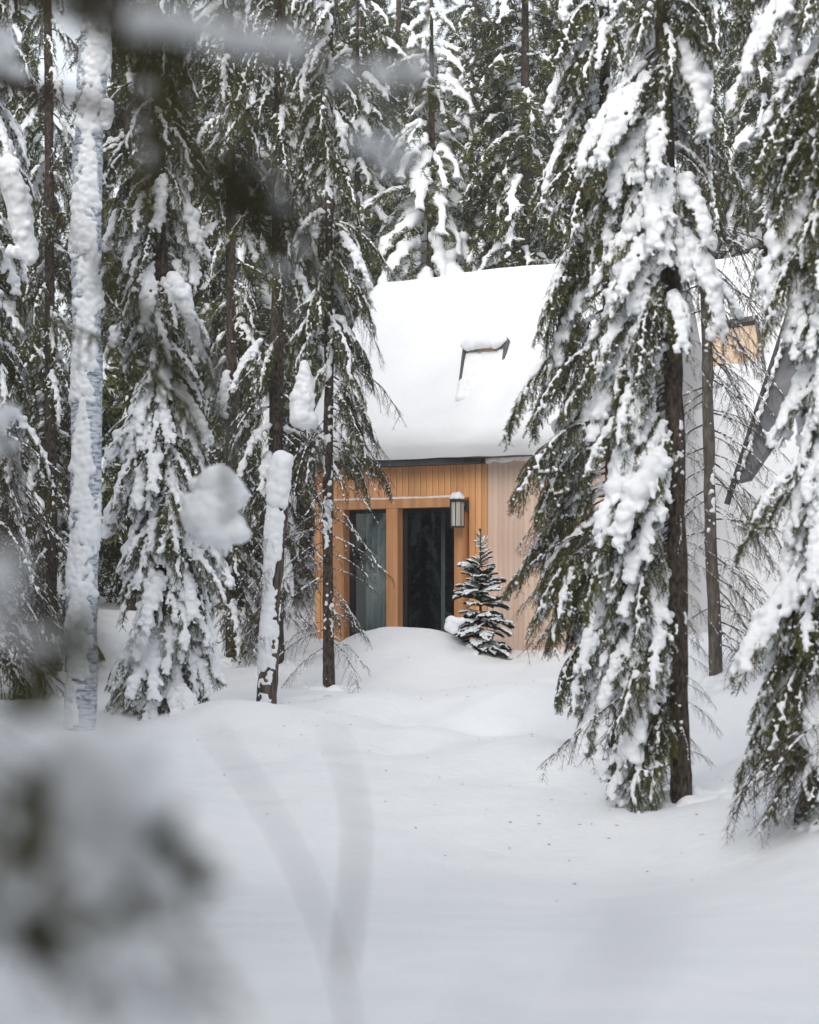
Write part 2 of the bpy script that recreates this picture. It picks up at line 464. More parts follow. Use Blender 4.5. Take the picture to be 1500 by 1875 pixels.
_Pm = np.hstack([np.ones((len(cp), 1)), cp[:, :2]])
_W = np.linalg.solve(np.block([[_K, _Pm], [_Pm.T, np.zeros((3, 3))]]), np.concatenate([cp[:, 2], np.zeros(3)]))
MOUNDS = [(940, 1290, 26.4, 1.0, .24), (690, 1290, 27, .6, .24), (1010, 1385, 23, .8, .2), (645, 1300, 26.3, .4, .16), (560, 1335, 25, .9, .2), (1340, 1290, 24, .8, .34), (395, 1345, 24.6, .8, .22), (850, 1410, 22, 1.4, .10), (1180, 1470, 19.4, 1.1, .10), (1330, 1480, 18.6, .8, .12), (790, 1340, 24.6, .5, .12), (880, 1335, 25, .35, -.10), (740, 1370, 23.6, .4, -.08), (1110, 1330, 24.5, .6, -.12), (250, 1370, 23, .8, .18)]
def gz_arr(xy):
    z = _tps(((xy[:, None] - cp[None, :, :2]) ** 2).sum(-1)) @ _W[:len(cp)] + _W[len(cp)] + xy @ _W[len(cp) + 1:]
    q = np.column_stack([xy, np.zeros(len(xy))])
    far = np.clip((xy[:, 1] - 14) / 8, 0, 1) * np.clip((60 - xy[:, 1]) / 20, 0, 1)
    z += (nz(q, 1.1, 5, 2) * .10 + nz(q, 3.6, 6, 2) * .032 + nz(q, 11, 8, 2) * .011) * (.25 + .75 * far)
    for px, py, d, r_, h in MOUNDS:
        c = P(px, py, d); z += h * np.exp(-(((xy[:, 0] - c.x) / r_) ** 2 + ((xy[:, 1] - c.y) / (r_ * 1.1)) ** 2))
    return z
def gz(x, y): return float(gz_arr(np.array([[x, y]], float))[0])

xs = np.concatenate([np.linspace(-150, -40, 10)[:-1], np.linspace(-40, -12, 24)[:-1], np.linspace(-12, 12, 200), np.linspace(12, 40, 24)[1:], np.linspace(40, 150, 10)[1:]])
ys = np.concatenate([np.linspace(-90, -20, 10)[:-1], np.linspace(-20, 10, 30)[:-1], np.linspace(10, 40, 280), np.linspace(40, 120, 50)[1:], np.linspace(120, 220, 8)[1:]])
X, Y = np.meshgrid(xs, ys)
xy = np.column_stack([X.ravel(), Y.ravel()])
Z = gz_arr(np.clip(xy, [-150, -120], [150, 220]))
nx, ny = len(xs), len(ys)
ii, jj = np.meshgrid(np.arange(nx - 1), np.arange(ny - 1))
a = (jj * nx + ii).ravel()
MB().add(np.column_stack([xy, Z]), np.stack([a, a + 1, a + nx + 1, a + nx], 1)).build('snowy_ground', M['ground_snow'], kind='structure')

# ------------------------------------------------------------------ cabin
TH = 28.0
cabin = thing('cabin', 'wooden cabin with thick snow on its steep roof and tall glass doors', 'cabin', (-1.48, 34.75, 0), R(-TH))
FW = 3.0                                    # width of the front wall
def loc2w(x, y, z):
    c, s = math.cos(R(TH)), math.sin(R(TH))
    return Vector((-1.48 + c * x + s * y, 34.75 - s * x + c * y, z))
def w2loc(v):
    c, s = math.cos(R(TH)), math.sin(R(TH))
    dx, dy = v[0] + 1.48, v[1] - 34.75
    return (c * dx - s * dy, s * dx + c * dy, v[2])
def fx(px):                                 # facade x seen at column px
    k = (px - 750) / F
    c, s = math.cos(R(TH)), math.sin(R(TH))
    return (k * 34.75 + 1.48) / (c + k * s)
def fz(px, py):
    return P(px, py, 34.75 - math.sin(R(TH)) * fx(px)).z
ZT = fz(893, 849)                           # underside of the gutter
ZB = .6                                     # wall foot, buried in snow
ZL1, ZL0 = fz(850, 911), fz(850, 928)       # lintel top and underside
XL, XLi, XC0, XC1, XR0, XR1 = fx(617), fx(637), fx(714), fx(735), fx(838), fx(855)
# backing of the front wall, round the door opening
w = MB()
w.box(0, XL, .03, .22, ZB, ZT); w.box(XR1, FW, .03, .22, ZB, ZT); w.box(XL, XR1, .03, .22, ZL1, ZT)
front = w.build('front_wall', M['groove'], cabin, False)
rng = np.random.RandomState(4)
bw = .105
shared = {}
def board(x, z0, z1, parent, mat, y=0.0, w_=bw):
    key = (mat, round(z0, 2), round(z1, 2), round(w_, 3))
    if key not in shared:
        b_ = MB(); g = .0032; t = .003
        h = z1 - z0
        pr = [(g, .034), (g, .004), (g + t, 0), (w_ - g - t, 0), (w_ - g, .004), (w_ - g, .034)]
        v = [(x_, y_, z_) for z_ in (0, h) for x_, y_ in pr]
        f = [(i, i + 1, i + 7, i + 6) for i in range(5)]
        b_.add(v, f)
        shared[key] = b_.mesh('board', [M[mat]], False)
    o = link('board', shared[key], parent)
    o.location = (x, y - rng.uniform(0, .004), z0)
    return o
nb = int(round(FW / bw)); bwf = FW / nb
for i in range(nb):
    x = i * bwf; xc = x + bwf / 2
    if XL - bwf * .3 < xc < XR1 + bwf * .3: board(x, ZL1 + .002, ZT, front, 'board', w_=bwf)
    else: board(x, ZB, ZT, front, 'board', w_=bwf)
# door frame: lintel, three posts, standing proud of the wall
df = MB(); PR = -.13
df.box(XL - .01, XR1 + .02, PR, .14, ZL0, ZL1)
lin = df.build('lintel', M['post'], cabin, False)
def post(x0, x1, y0=PR + .006):
    b_ = MB(); g = .008
    v = [(x0, y0 + g), (x0 + g, y0), (x1 - g, y0), (x1, y0 + g), (x1, .15), (x0, .15)]
    vv = [(x, y, z) for z in (ZB, ZL0 - .002) for x, y in v]
    b_.add(vv, [(i, (i + 1) % 6, (i + 1) % 6 + 6, i + 6) for i in range(6)])
    return b_.build('post', M['post'], cabin, False)
post(XL, XLi); post(XC0, XC1); post(XR0, XR1)
# glazed doors
def door(x0, x1):
    fr = MB(); t = .055; y0, y1 = .05, .10; zt = ZL0 - .004
    fr.box(x0, x0 + t + .02, y0, y1, ZB, zt); fr.box(x1 - t * .4, x1, y0, y1, ZB, zt)
    fr.box(x0 + t + .02, x1 - t * .4, y0, y1, zt - t, zt); fr.box(x0 + t + .02, x1 - t * .4, y0, y1, 1.0, 1.12)
    d = fr.build('glass_door', M['door_metal'], cabin, False)
    MB().box(x0 + t + .02, x1 - t * .4, .068, .076, 1.12, zt - t).build('pane', M['glass'], d, False)
    return d
door(XLi, XC0); door(XC1, XR0)
# the dark room behind
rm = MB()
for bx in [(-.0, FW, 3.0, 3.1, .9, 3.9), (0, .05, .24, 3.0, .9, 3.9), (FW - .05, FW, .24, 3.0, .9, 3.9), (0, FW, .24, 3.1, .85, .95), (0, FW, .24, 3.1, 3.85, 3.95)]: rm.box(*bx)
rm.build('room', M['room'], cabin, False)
def curtain(x0, x1, y, amp=.025):
    n = 60; x = np.linspace(x0, x1, n); yy = y + amp * np.sin(np.linspace(0, (x1 - x0) / .09 * 6.28, n)) + .01 * np.sin(np.arange(n) * .7)
    c = MB(); nzr = 6; zz = np.linspace(.97, 3.5, nzr)
    v = np.array([(x[i], yy[i], z) for z in zz for i in range(n)])
    i, j = np.meshgrid(np.arange(n - 1), np.arange(nzr - 1)); q = (j * n + i).ravel()
    c.add(v, np.stack([q, q + 1, q + n + 1, q + n], 1))
    return c.build('curtain', M['curtain'], cabin)
curtain(XLi + .12, XC0 + .02, .36, .02); curtain(XC1 + .22, XC1 + .30, .9)
# gutter along the eave with brackets
gt = MB(); n = 8
x0, x1 = -.05, FW + .02
pro = [(-.30, .0), (-.30, .10), (-.31, .105), (-.19, .105), (-.19, .0)]
v = [(x, y, ZT + .0 + z) for x in (x0, x1) for y, z in pro]
gt.add(v, [(i, (i + 1) % 5, (i + 1) % 5 + 5, i + 5) for i in range(5)])
gt.add([v[i] for i in range(5)] , [(0, 1, 2, 3)]); gt.add([v[i] for i in range(5, 10)], [(0, 1, 2, 3)])
gutter = gt.build('gutter', M['gutter'], cabin, False)
for bx in (fx(640), fx(700), fx(778), fx(865)):
    MB().box(bx, bx + .025, -.318, -.302, ZT - .012, ZT + .125).build('bracket', M['gutter'], gutter, False)
MB().box(-.06, FW, -.186, .25, ZT + .003, ZT + .12).build('soffit', M['gutter'], cabin, False)
# small ledge of snow on the lintel
rr = np.random.RandomState(3)
xx = np.arange(XL, XR1 - .02, .018)
lm = snow_mesh('lintel_snow', [(x, -.06 + rr.normal() * .01, ZL1 + .008) for x in xx], [.032 + .006 * math.sin(x * 9) + rr.rand() * .006 for x in xx], .012, seed=3, squash=.8)
link('lintel_snow', lm, cabin)
# wing wall: turns towards the camera at the right-hand corner
wing = MB(); WL = 3.6
wing.box(.012, WL, .03, .2, ZB, ZT + .04)
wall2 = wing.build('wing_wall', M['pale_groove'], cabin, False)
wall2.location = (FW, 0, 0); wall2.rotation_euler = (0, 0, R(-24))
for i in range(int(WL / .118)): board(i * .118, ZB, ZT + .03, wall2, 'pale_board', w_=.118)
gt = MB(); gt.box(.05, WL, -.10, .02, ZT + .12, ZT + .22)
gt.build('gutter', M['gutter'], wall2, False)
rr = np.random.RandomState(8)
xx = np.arange(.02, WL, .05)
lm = snow_mesh('ledge_snow', [(x, -.02 + rr.normal() * .015, ZT + .05 + rr.rand() * .02) for x in xx], [.05 + rr.rand() * .03 for x in xx], .018, seed=4)
link('ledge_snow', lm, wall2)

# roof and its snow
def spline(pts, n):
    pts = np.array(pts, float); d = np.concatenate([[0], np.cumsum(np.linalg.norm(np.diff(pts, axis=0), axis=1))])
    t = np.linspace(0, d[-1], n)
    q = np.stack([np.interp(t, d, pts[:, a]) for a in range(3)], 1)
    for _ in range(int(n * .9)):
        q[1:-1] = q[1:-1] * .5 + .25 * (q[:-2] + q[2:])
    return q
def lw(p): return np.array(w2loc(p))
def roof_pair(name, eave, ridge, parent, thick, nu=110, nv=70, seed=1, lip=.16, mat='roof_snow'):
    """roof board and the deep snow on it, lofted from eave to ridge, rounded at its edges"""
    E = spline([lw(p) for p in eave], nu); G = spline([lw(p) for p in ridge], nu)
    # board
    rb = MB(); v0 = np.concatenate([E, G]); nrm = []
    Tm = np.gradient(E, axis=0); S = G - E
    N = np.cross(Tm, S); N /= np.linalg.norm(N, axis=1)[:, None]
    N *= np.sign(N[:, 2:3])
    i = np.arange(nu - 1)
    low = [E, G, G - N * .1, E - N * .1]
    V = np.concatenate(low)
    for a_, b_ in ((0, 1), (1, 2), (2, 3), (3, 0)):
        rb.add(V, np.stack([a_ * nu + i, a_ * nu + i + 1, b_ * nu + i + 1, b_ * nu + i], 1))
    roof = rb.build(name, M['gutter'], parent, False)
    u = np.linspace(0, 1, nu); v = np.linspace(0, 1, nv) ** 1.0
    UU, VV = np.meshgrid(u, v)
    Sl = np.linalg.norm(S, axis=1)
    wid = np.linalg.norm(np.diff(E, axis=0), axis=1).sum()
    def edge(d, r):
        d = np.clip(d / r, 0, 1); return np.sqrt(1 - (1 - d) ** 2)
    base = E[None] * (1 - VV[..., None]) + G[None] * VV[..., None]
    k1 = edge(VV * Sl[None], .32) ; k2 = edge((1 - VV) * Sl[None], .45); k3 = edge(UU * wid, .38)
    h = thick * (.55 + .45 * k2) * k1 * (.25 + .75 * k3) * (1 + .12 * np.sin(VV * 3.1))
    out = np.array([0, 0, 0.0])
    top = base + N[None] * (h[..., None] + .006)
    # the overhang at the eave droops a little over the gutter
    dwn = np.exp(-((VV * Sl[None]) / .18) ** 2)
    Sd = -S / Sl[:, None]
    top = top + Sd[None] * (dwn * (lip + .035 * (1 + nz(E, 2.6, seed + 3, 3))[None]) * edge(k3, .5))[..., None]
    p = top.reshape(-1, 3)
    p = p + np.repeat(N[None], nv, 0).reshape(-1, 3) * ((nz(p, 1.6, seed, 3) * .075 + nz(p, 7, seed + 1, 2) * .008) * np.minimum(1, h.ravel() / thick))[:, None]
    sb = MB(); i, j = np.meshgrid(np.arange(nu - 1), np.arange(nv - 1)); q = (j * nu + i).ravel()
    sb.add(p, np.stack([q, q + 1, q + nu + 1, q + nu], 1))
    # underside and back slope of the snow
    low = (base + N[None] * .004).reshape(-1, 3)
    lipv = p[:nu]; under = E + N * .004
    i = np.arange(nu - 1)
    sb.add(np.concatenate([under, lipv]), np.stack([i, i + 1, nu + i + 1, nu + i], 1))
    back = p[-nu:] + np.array([0, .5, -.3]); back2 = p[-nu:] + np.array([0, 2.2, -3.3])
    sb.add(np.concatenate([p[-nu:], back, back2]), np.concatenate([np.stack([i, i + 1, nu + i + 1, nu + i], 1), np.stack([nu + i, nu + i + 1, 2 * nu + i + 1, 2 * nu + i], 1)]))
    lft = p.reshape(nv, nu, 3)[:, 0]; lb = low.reshape(nv, nu, 3)[:, 0]; j = np.arange(nv - 1)
    sb.add(np.concatenate([lft, lb]), np.stack([j, j + 1, nv + j + 1, nv + j], 1))
    link('roof_snow', sb.mesh('roof_snow', [M[mat]]), parent)
    return E, G, N
e0 = loc2w(-.12, -.30, ZT + .13)
eave = [e0, loc2w(FW * .5, -.30, ZT + .13), loc2w(FW - .3, -.30, ZT + .13), P(985, 828, 31.9), P(1070, 815, 31.0), P(1200, 795, 29.9)]
ridge = [P(690, 534, 36.6), P(940, 502, 35.2), P(1050, 494, 34.6), P(1250, 484, 34.0)]
E, G, N = roof_pair('roof', eave, ridge, cabin, .30, lip=.02)
# gable wall on the left under the roof
gw = MB()
gw.add([(.02, .21, ZB), (.02, 4.2, ZB), (.02, 4.2, ZT), (.02, 2.1, 6.9), (.02, .21, ZT)], [(0, 1, 2, 4)]).add([(.02, 4.2, ZT), (.02, 2.1, 6.7), (.02, .21, ZT)], [(0, 1, 2)])
gw.build('gable_wall', M['board'], cabin, False)

def roof_window(parent, p_top_left, p_top_right, down, nrm, length, pane_mat, cap=True, buried=.6, seed=1, thick=.07):
    """a roof window whose upper end stands out of the snow; coordinates in the parent's space"""
    a_ = np.array(p_top_left, float); b_ = np.array(p_top_right, float)
    xax = unit(b_ - a_); wdt = np.linalg.norm(b_ - a_)
    yax = unit(down - xax * np.dot(down, xax)); zax = np.cross(yax, xax); zax = zax * np.sign(np.dot(zax, nrm))
    fm = MB(); 
    Mx = Matrix(((xax[0], yax[0], zax[0], a_[0]), (xax[1], yax[1], zax[1], a_[1]), (xax[2], yax[2], zax[2], a_[2]), (0, 0, 0, 1)))
    fm.box(0, wdt, 0, thick, -.35, .05); fm.box(0, thick * .6, thick + .001, length, -.35, .03); fm.box(wdt - thick * .6, wdt, thick + .001, length, -.35, .03)
    fo = fm.build('roof_window', M['sky_frame'], parent, False); fo.matrix_local = Mx
    MB().box(thick * .6 + .002, wdt - thick * .6 - .002, thick + .002, length, -.09, -.06).build('pane', M[pane_mat], fo, False)
    r_ = np.random.RandomState(seed)
    if cap:
        C = [(x, .05 + r_.normal() * .02, .05) for x in np.arange(0.03, wdt * .95, .03)]
        me = snow_mesh('cap', C, [.06 + .03 * math.sin(c[0] / wdt * 3.1) + r_.rand() * .02 for c in C], .02, seed=seed); link('cap_snow', me, fo)
    if buried < 1:
        C = [(x, y, -.1 + .16 * (y / length - buried) + .03 * r_.rand() - .03 * math.sin(x / wdt * 3.1)) for x in np.arange(.06, wdt - .04, .05) for y in np.arange(length * buried, length * 1.05, .05)]
        me = snow_mesh('pane_snow', C, [.07 + .02 * r_.rand() for c in C], .02, seed=seed + 1, mat=M['roof_snow']); link('pane_snow', me, fo)
    return fo
def near_roof(px, py, d, up=0.0): return lw(P(px, py, d))
# first roof window (in cabin space the slope falls towards -y)
slope = unit(np.array([0, -2.0, -3.1])); sn_ = unit(np.array([0, -3.1, 2.0]))
# depth on the snow surface at the window
def roof_hit(px, py, lift):
    o = np.array(w2loc(Vector((0, 0, CZ)))); t = np.array(w2loc(P(px, py, 1.0))) - o
    p0 = (E[20] + G[20]) / 2 + sn_ * lift
    return o + t * np.dot(p0 - o, sn_) / np.dot(t, sn_)
tl = roof_hit(850, 628, .66); tr = roof_hit(930, 619, .66)
roof_window(cabin, tl, tr, slope * .97 - sn_ * .22, sn_, .95, 'beige', buried=.22, seed=5)

# lantern on the right post
lan = thing('wall_lantern', 'black caged wall lantern with snow cap beside the glass doors', 'lantern')
lp = loc2w(fx(854), -.30, 0); lan.location = (lp.x, lp.y, P(854, 966, lp.y).z); lan.rotation_euler = (0, 0, R(-TH))
def disc(mb, r, z0, z1, n=20, r1=None, mat=0):
    mb.tube([(0, 0, z0), (0, 0, z1)], [r, r if r1 is None else r1], n, mat)
k_ = MB(); lr = .112
disc(k_, lr, 0, .022); disc(k_, lr, .385, .41)
for i in range(8):
    a_ = i * math.pi / 4 + .2
    k_.tube([(lr * .97 * math.cos(a_), lr * .97 * math.sin(a_), .02), (lr * .97 * math.cos(a_), lr * .97 * math.sin(a_), .39)], .007, 6)
k_.tube([(0, 0, .37), (0, .11, .37), (0, .25, .37)], .014, 6); k_.box(-.05, .05, .20, .28, .25, .43)
k_.build('cage', M['dark_metal'], lan, False)
g_ = MB(); disc(g_, lr * .86, .024, .383, 24); g_.build('shade', M['lantern_glass'], lan)
r_ = MB(); disc(r_, lr * 1.12, .412, .47, 20, .03); r_.build('cap', M['dark_metal'], lan, False)
C = [(rr.normal() * .03, rr.normal() * .03, .44 + .01 * i) for i in range(6)] + [(.07 * math.cos(i), .07 * math.sin(i), .44) for i in range(7)]
link('cap_snow', snow_mesh('lantern_snow', C, [.065 - .002 * i for i in range(6)] + [.05] * 7, .016, seed=6), lan)

# orange chair in the room
ch = thing('armchair', 'orange chair glimpsed inside behind the right glass door', 'chair')
cl = loc2w(fx(822), .62, .95); ch.location = cl; ch.rotation_euler = (0, 0, R(-20))
MB().box(-.2, .2, -.2, .2, .36, .46).build('seat', M['orange'], ch, False)
bk = MB(); th = np.linspace(0, math.pi, 9)
pts = [(-.2, 0)] + [(-.2 * math.cos(t), .3 + .14 * math.sin(t)) for t in th] + [(.2, 0)]
n = len(pts); bk.add([(x, y, .46 + z) for y in (.15, .2) for x, z in pts], [(i, i + 1, n + i + 1, n + i) for i in range(n - 1)])
for off in (0, n): bk.add([(x, (.15, .2)[off > 0], .46 + z) for x, z in pts], [(0, i, i + 1) for i in range(1, n - 1)])
bk.build('backrest', M['orange'], ch, False)
for sx in (-.17, .17):
    for sy in (-.17, .17): MB().tube([(sx, sy, 0), (sx * .9, sy * .9, .36)], .016, 6).build('leg', M['dark_metal'], ch)

# second cabin wing seen between the trees on the right
cab2 = thing('neighbour_cabin', 'second steep snowy roof with a pale roof window between the right-hand trees', 'cabin', (-1.48, 34.75, 0), R(-TH))
E2, G2, N2 = roof_pair('roof', [P(1205, 1225, 33.0), P(1330, 1220, 32.7), P(1470, 1215, 32.5)], [P(1215, 505, 38.2), P(1300, 490, 37.8), P(1345, 488, 37.6), P(1400, 470, 37.4), P(1470, 466, 37.2)], cab2, .32, nu=60, nv=70, seed=9)
s2 = unit((E2[30] - G2[30])); n2 = N2[30]
def roof_hit2(px, py, lift):
    o = np.array(w2loc(Vector((0, 0, CZ)))); t = np.array(w2loc(P(px, py, 1.0))) - o
    p0 = (E2[30] + G2[30]) / 2 + n2 * lift
    return o + t * np.dot(p0 - o, n2) / np.dot(t, n2)
tl = roof_hit2(1288, 596, .6); tr = roof_hit2(1388, 580, .6); bl = roof_hit2(1255, 690, .5)
roof_window(cab2, tl, tr, unit(bl - tl), n2, 1.1, 'beige', cap=False, buried=.8, seed=7, thick=.1)
# dark weathered gable slab with a trimmed edge
sl = MB()
A0, A1 = lw(P(1462, 520, 31.6)), lw(P(1345, 880, 31.6)); dep = np.array([.9, .5, -.1])
B0, B1 = A0 + np.array((1.3, .05, 0.1)), A1 + np.array((.2, .05, .05))
th_ = np.array([0, .12, -.05])
V = [A0, A1, B1, B0, A0 + th_, A1 + th_, B1 + th_, B0 + th_]
sl.add(V, [(0, 1, 2, 3), (4, 5, 6, 7), (0, 1, 5, 4), (1, 2, 6, 5), (2, 3, 7, 6), (3, 0, 4, 7)])
sl.build('gable_slab', M['slate'], cab2, False)
ed = MB(); ed.tube([A0 + (A0 - A1) * .04, A1 - (A0 - A1) * .12], .045, 6); ed.build('edge_trim', M['dark_metal'], cab2, False)
rr = np.random.RandomState(12); C = [A0 + (A1 - A0) * t + np.array([.07, -.06, 0]) + rr.normal(size=3) * .012 for t in np.arange(0.02, 1, .01)]
link('trim_snow', snow_mesh('trim_snow', C, [.022 + rr.rand() * .02 for c in C], .016, seed=13), cab2)

# ------------------------------------------------------------------ trees with boughs of their own
def path_fn(pts, d):
    w_ = sorted([tuple(P(px, py, d)) for px, py in pts], key=lambda q: q[2])
    zz = [q[2] for q in w_]; xx = [q[0] for q in w_]
    def f(z): 
        if z > zz[-1]: return xx[-1] + (xx[-1] - xx[0]) / (zz[-1] - zz[0]) * (z - zz[-1])
        return float(np.interp(z, zz, xx))
    return f, zz[0], zz[-1]

def trunk_mesh(f, d, z0, z1, r0, r1, ox, oy, oz, rough=.13, sides=24, step=.04, seed=0, flare=.55):
    z = np.arange(z0, z1 + step, step); n = len(z); th = np.linspace(0, 2 * np.pi, sides, endpoint=False)
    rad = r0 + (r1 - r0) * ((z - z0) / (z1 - z0)) + r0 * flare * np.exp(-(z - z0) / .25)
    c = np.stack([[f(q) - ox for q in z], np.zeros(n) + d - oy, z - oz], 1)
    v = c[:, None] + rad[:, None, None] * np.stack([np.cos(th), np.sin(th), 0 * th], 1)[None]
    p = v.reshape(-1, 3); out = (v - c[:, None]).reshape(-1, 3); 
    q = p * np.array([1, 1, .35]); dn = nz(q, 22, seed, 3) * rough + nz(p, 5, seed + 1, 2) * rough * .6
    p = p + out * dn[:, None]
    i, j = np.meshgrid(np.arange(sides), np.arange(n - 1)); a_ = (j * sides + i).ravel(); b_ = (j * sides + (i + 1) % sides).ravel()
    m_ = MB().add(p, np.stack([a_, b_, b_ + sides, a_ + sides], 1))
    top = np.arange(sides) + (n - 1) * sides
    m_.f3.append(np.stack([np.full(sides - 2, top[0]), top[1:-1], top[2:]], 1)); m_.m3.append(np.zeros(sides - 2, np.int32))
    return m_

def grow(C, Rr, rng, sat=3):
    C = [np.array(c, float) for c in C]; A, B = list(C), list(Rr)
    for i in range(len(C) - 1):
        for t in (.33, .66): A.append(C[i] * (1 - t) + C[i + 1] * t); B.append(Rr[i] * (1 - t) + Rr[i + 1] * t)
    n = len(A)
    for i in range(n):
        for k in range(sat):
            d = unit(rng.normal(size=3)); q = B[i] * rng.uniform(.3, .55); A.append(A[i] + d * (B[i] * 1.05 - q * .6)); B.append(q)
    return A, B

def patches(f, rad, ox, oz, z0, z1, rng, cover, rlo, rhi, n, az0=-100, azw=180, sc=(3, 2.2), sink_=.4):
    C, Rr = [], []
    for i in range(n):
        z = rng.uniform(z0, z1); a_ = R(az0 + rng.uniform(-1, 1) * azw)
        v = nz(np.array([[math.cos(a_) * .5, math.sin(a_) * .5, z]]) , sc[0], 3, 2)[0] + .35 * math.cos(a_ - R(az0))
        if v > cover:
            r = rng.uniform(rlo, rhi) * (.7 + min(1, (v - cover)))
            C.append((f(z) - ox + (rad - r * sink_) * math.cos(a_), (rad - r * sink_) * math.sin(a_), z - oz)); Rr.append(r)
    return C, Rr

def tree(name, label, pts, d, r0, r1, ztop, bands, seed, bark='bark', group=None, cat='tree', sink=.35, clumps=(), frosted=None):
    """bands: list of dict(py0, py1 rows, n, az=(lo, hi) or list, sc=(s_bottom, s_top), mix, tilt)"""
    rng = np.random.RandomState(seed)
    f, zb, zt = path_fn(pts, d)
    ox, oy, oz = f(zb), d, zb
    t = thing(name, label, cat, (ox, oy, oz), 0, group)
    z1 = max(ztop, zb + 1)
    trunk_mesh(f, d, zb - sink, z1, r0, r1, ox, oy, oz, seed=seed).build('trunk', M[bark], t)
    for b in bands:
        z_lo, z_hi = P(0, b['py1'], d).z, P(0, b['py0'], d).z
        for i in range(b['n']):
            u = (i + rng.rand() * .8) / b['n']
            z = z_lo + (z_hi - z_lo) * u
            lo, hi = b['az'][rng.randint(len(b['az']))] if isinstance(b['az'], list) else b['az']
            az = rng.uniform(lo, hi)
            s = b['sc'][0] + (b['sc'][1] - b['sc'][0]) * u
            s *= rng.uniform(.75, 1.2)
            rr_ = (r0 + (r1 - r0) * (z - zb) / (z1 - zb)) * .8
            # keep low boughs clear of the ground
            add_bough(t, rng, pick(rng, b['mix']), (f(z) - ox + math.cos(R(az)) * rr_, math.sin(R(az)) * rr_, z - oz), az, s, tilt=rng.normal() * 7 + b.get('tilt', 0))
    for k, cl_ in enumerate(clumps):
        C, Rr = [], []
        for (px, py, dd, rp) in cl_:
            p = P(px, py, dd); C.append((p.x - ox, p.y - oy, p.z - oz)); Rr.append(rp / F * dd)
        C, Rr = grow(C, Rr, rng)
        link('snow_clump', snow_mesh('snow_clump', C, Rr, max(.012, min(Rr) * .2), seed=seed + k, amp=.3, squash=1.0, relax=9), t)
    C, Rr = [], []
    for k in range(46):
        a_ = rng.uniform(0, 6.283); q = rng.uniform(.02, .12); h = abs(rng.normal()) * .05
        rd_ = r0 * 1.2 + abs(rng.normal()) * .16; x_, y_ = f(zb) + rd_ * math.cos(a_), d + rd_ * math.sin(a_); h *= max(0, 1 - (rd_ - r0) / .2); q *= 1 + rd_
        C.append((x_ - ox, y_ - d, gz(x_, y_) - oz - q * .52 + h)); Rr.append(q)
    link('collar_snow', snow_mesh('collar_snow', C, Rr, .02, seed=seed, amp=.2, relax=8), t)
    if frosted:
        C, Rr = patches(f, (r0 + r1) / 2, ox, oz, zb, min(zt, z1), rng, frosted, .010, .03, 3000, az0=-60, azw=160, sc=(6, 2))
        link('trunk_snow', snow_mesh('trunk_snow', C, Rr, .014, seed=seed, amp=.3), t)['kind'] = 'stuff'
    return t

# near spruce on the right
tree('spruce_tree', 'near tall spruce with bare dark trunk on its right and snowy boughs drooping left', [(1248, 1487), (1240, 1100), (1238, 850), (1232, 600), (1222, 300), (1212, 0), (1205, -300)], 20, .098, .058, 9.5, [
    dict(py0=-350, py1=120, n=36, az=(0, 360), sc=(.85, .6), mix=dict(heavy=3, medium=3, light=3)),
    dict(py0=80, py1=560, n=80, az=[(110, 340), (150, 230), (120, 250)], sc=(.84, .76), mix=dict(heavy=5, medium=5, light=2)),
    dict(py0=480, py1=1180, n=104, az=(125, 240), sc=(.84, .84), mix=dict(heavy=6, medium=5, light=2)),
    dict(py0=1100, py1=1330, n=20, az=(140, 240), sc=(.85, .85), mix=dict(heavy=6, medium=2, light=2, bare=2)),
    dict(py0=1310, py1=1400, n=8, az=(145, 225), sc=(.55, .7), mix=dict(heavy=4, medium=1, bare=2)),
    dict(py0=100, py1=480, n=18, az=(-70, 45), sc=(.5, .6), mix=dict(light=3, medium=2, bare=2)),
    dict(py0=480, py1=950, n=10, az=(-60, 40), sc=(.3, .4), mix=dict(bare=4)),
    dict(py0=900, py1=1400, n=16, az=(-80, 70), sc=(.2, .38), mix=dict(bare=1)),
], 21, frosted=.62)
# slimmer spruce just behind it, reaching out in front of the wing wall
tree('spruce_tree', 'spruce behind the near right one with thin green boughs hanging before the pale wall', [(1128, 1385), (1122, 900), (1110, 300), (1105, -100)], 23, .075, .05, 9.0, [
    dict(py0=-250, py1=450, n=56, az=(90, 290), sc=(.85, .8), mix=dict(medium=4, light=5)),
    dict(py0=420, py1=640, n=9, az=(155, 215), sc=(1.15, 1.1), mix=dict(light=4, medium=1), tilt=5),
    dict(py0=640, py1=800, n=10, az=(140, 230), sc=(.75, .7), mix=dict(medium=2, light=3)),
    dict(py0=680, py1=770, n=5, az=(170, 205), sc=(.85, .75), mix=dict(heavy=1), tilt=-8),
    dict(py0=760, py1=1060, n=24, az=(160, 212), sc=(1.12, 1.0), mix=dict(medium=3, light=6), tilt=2),
    dict(py0=800, py1=1120, n=14, az=(150, 215), sc=(.8, .75), mix=dict(bare=1)),
    dict(py0=1000, py1=1150, n=7, az=(165, 208), sc=(.75, .9), mix=dict(medium=1, light=4)),
    dict(py0=1080, py1=1290, n=18, az=(120, 260), sc=(.7, .7), mix=dict(heavy=4, medium=3, light=1)),
], 22)
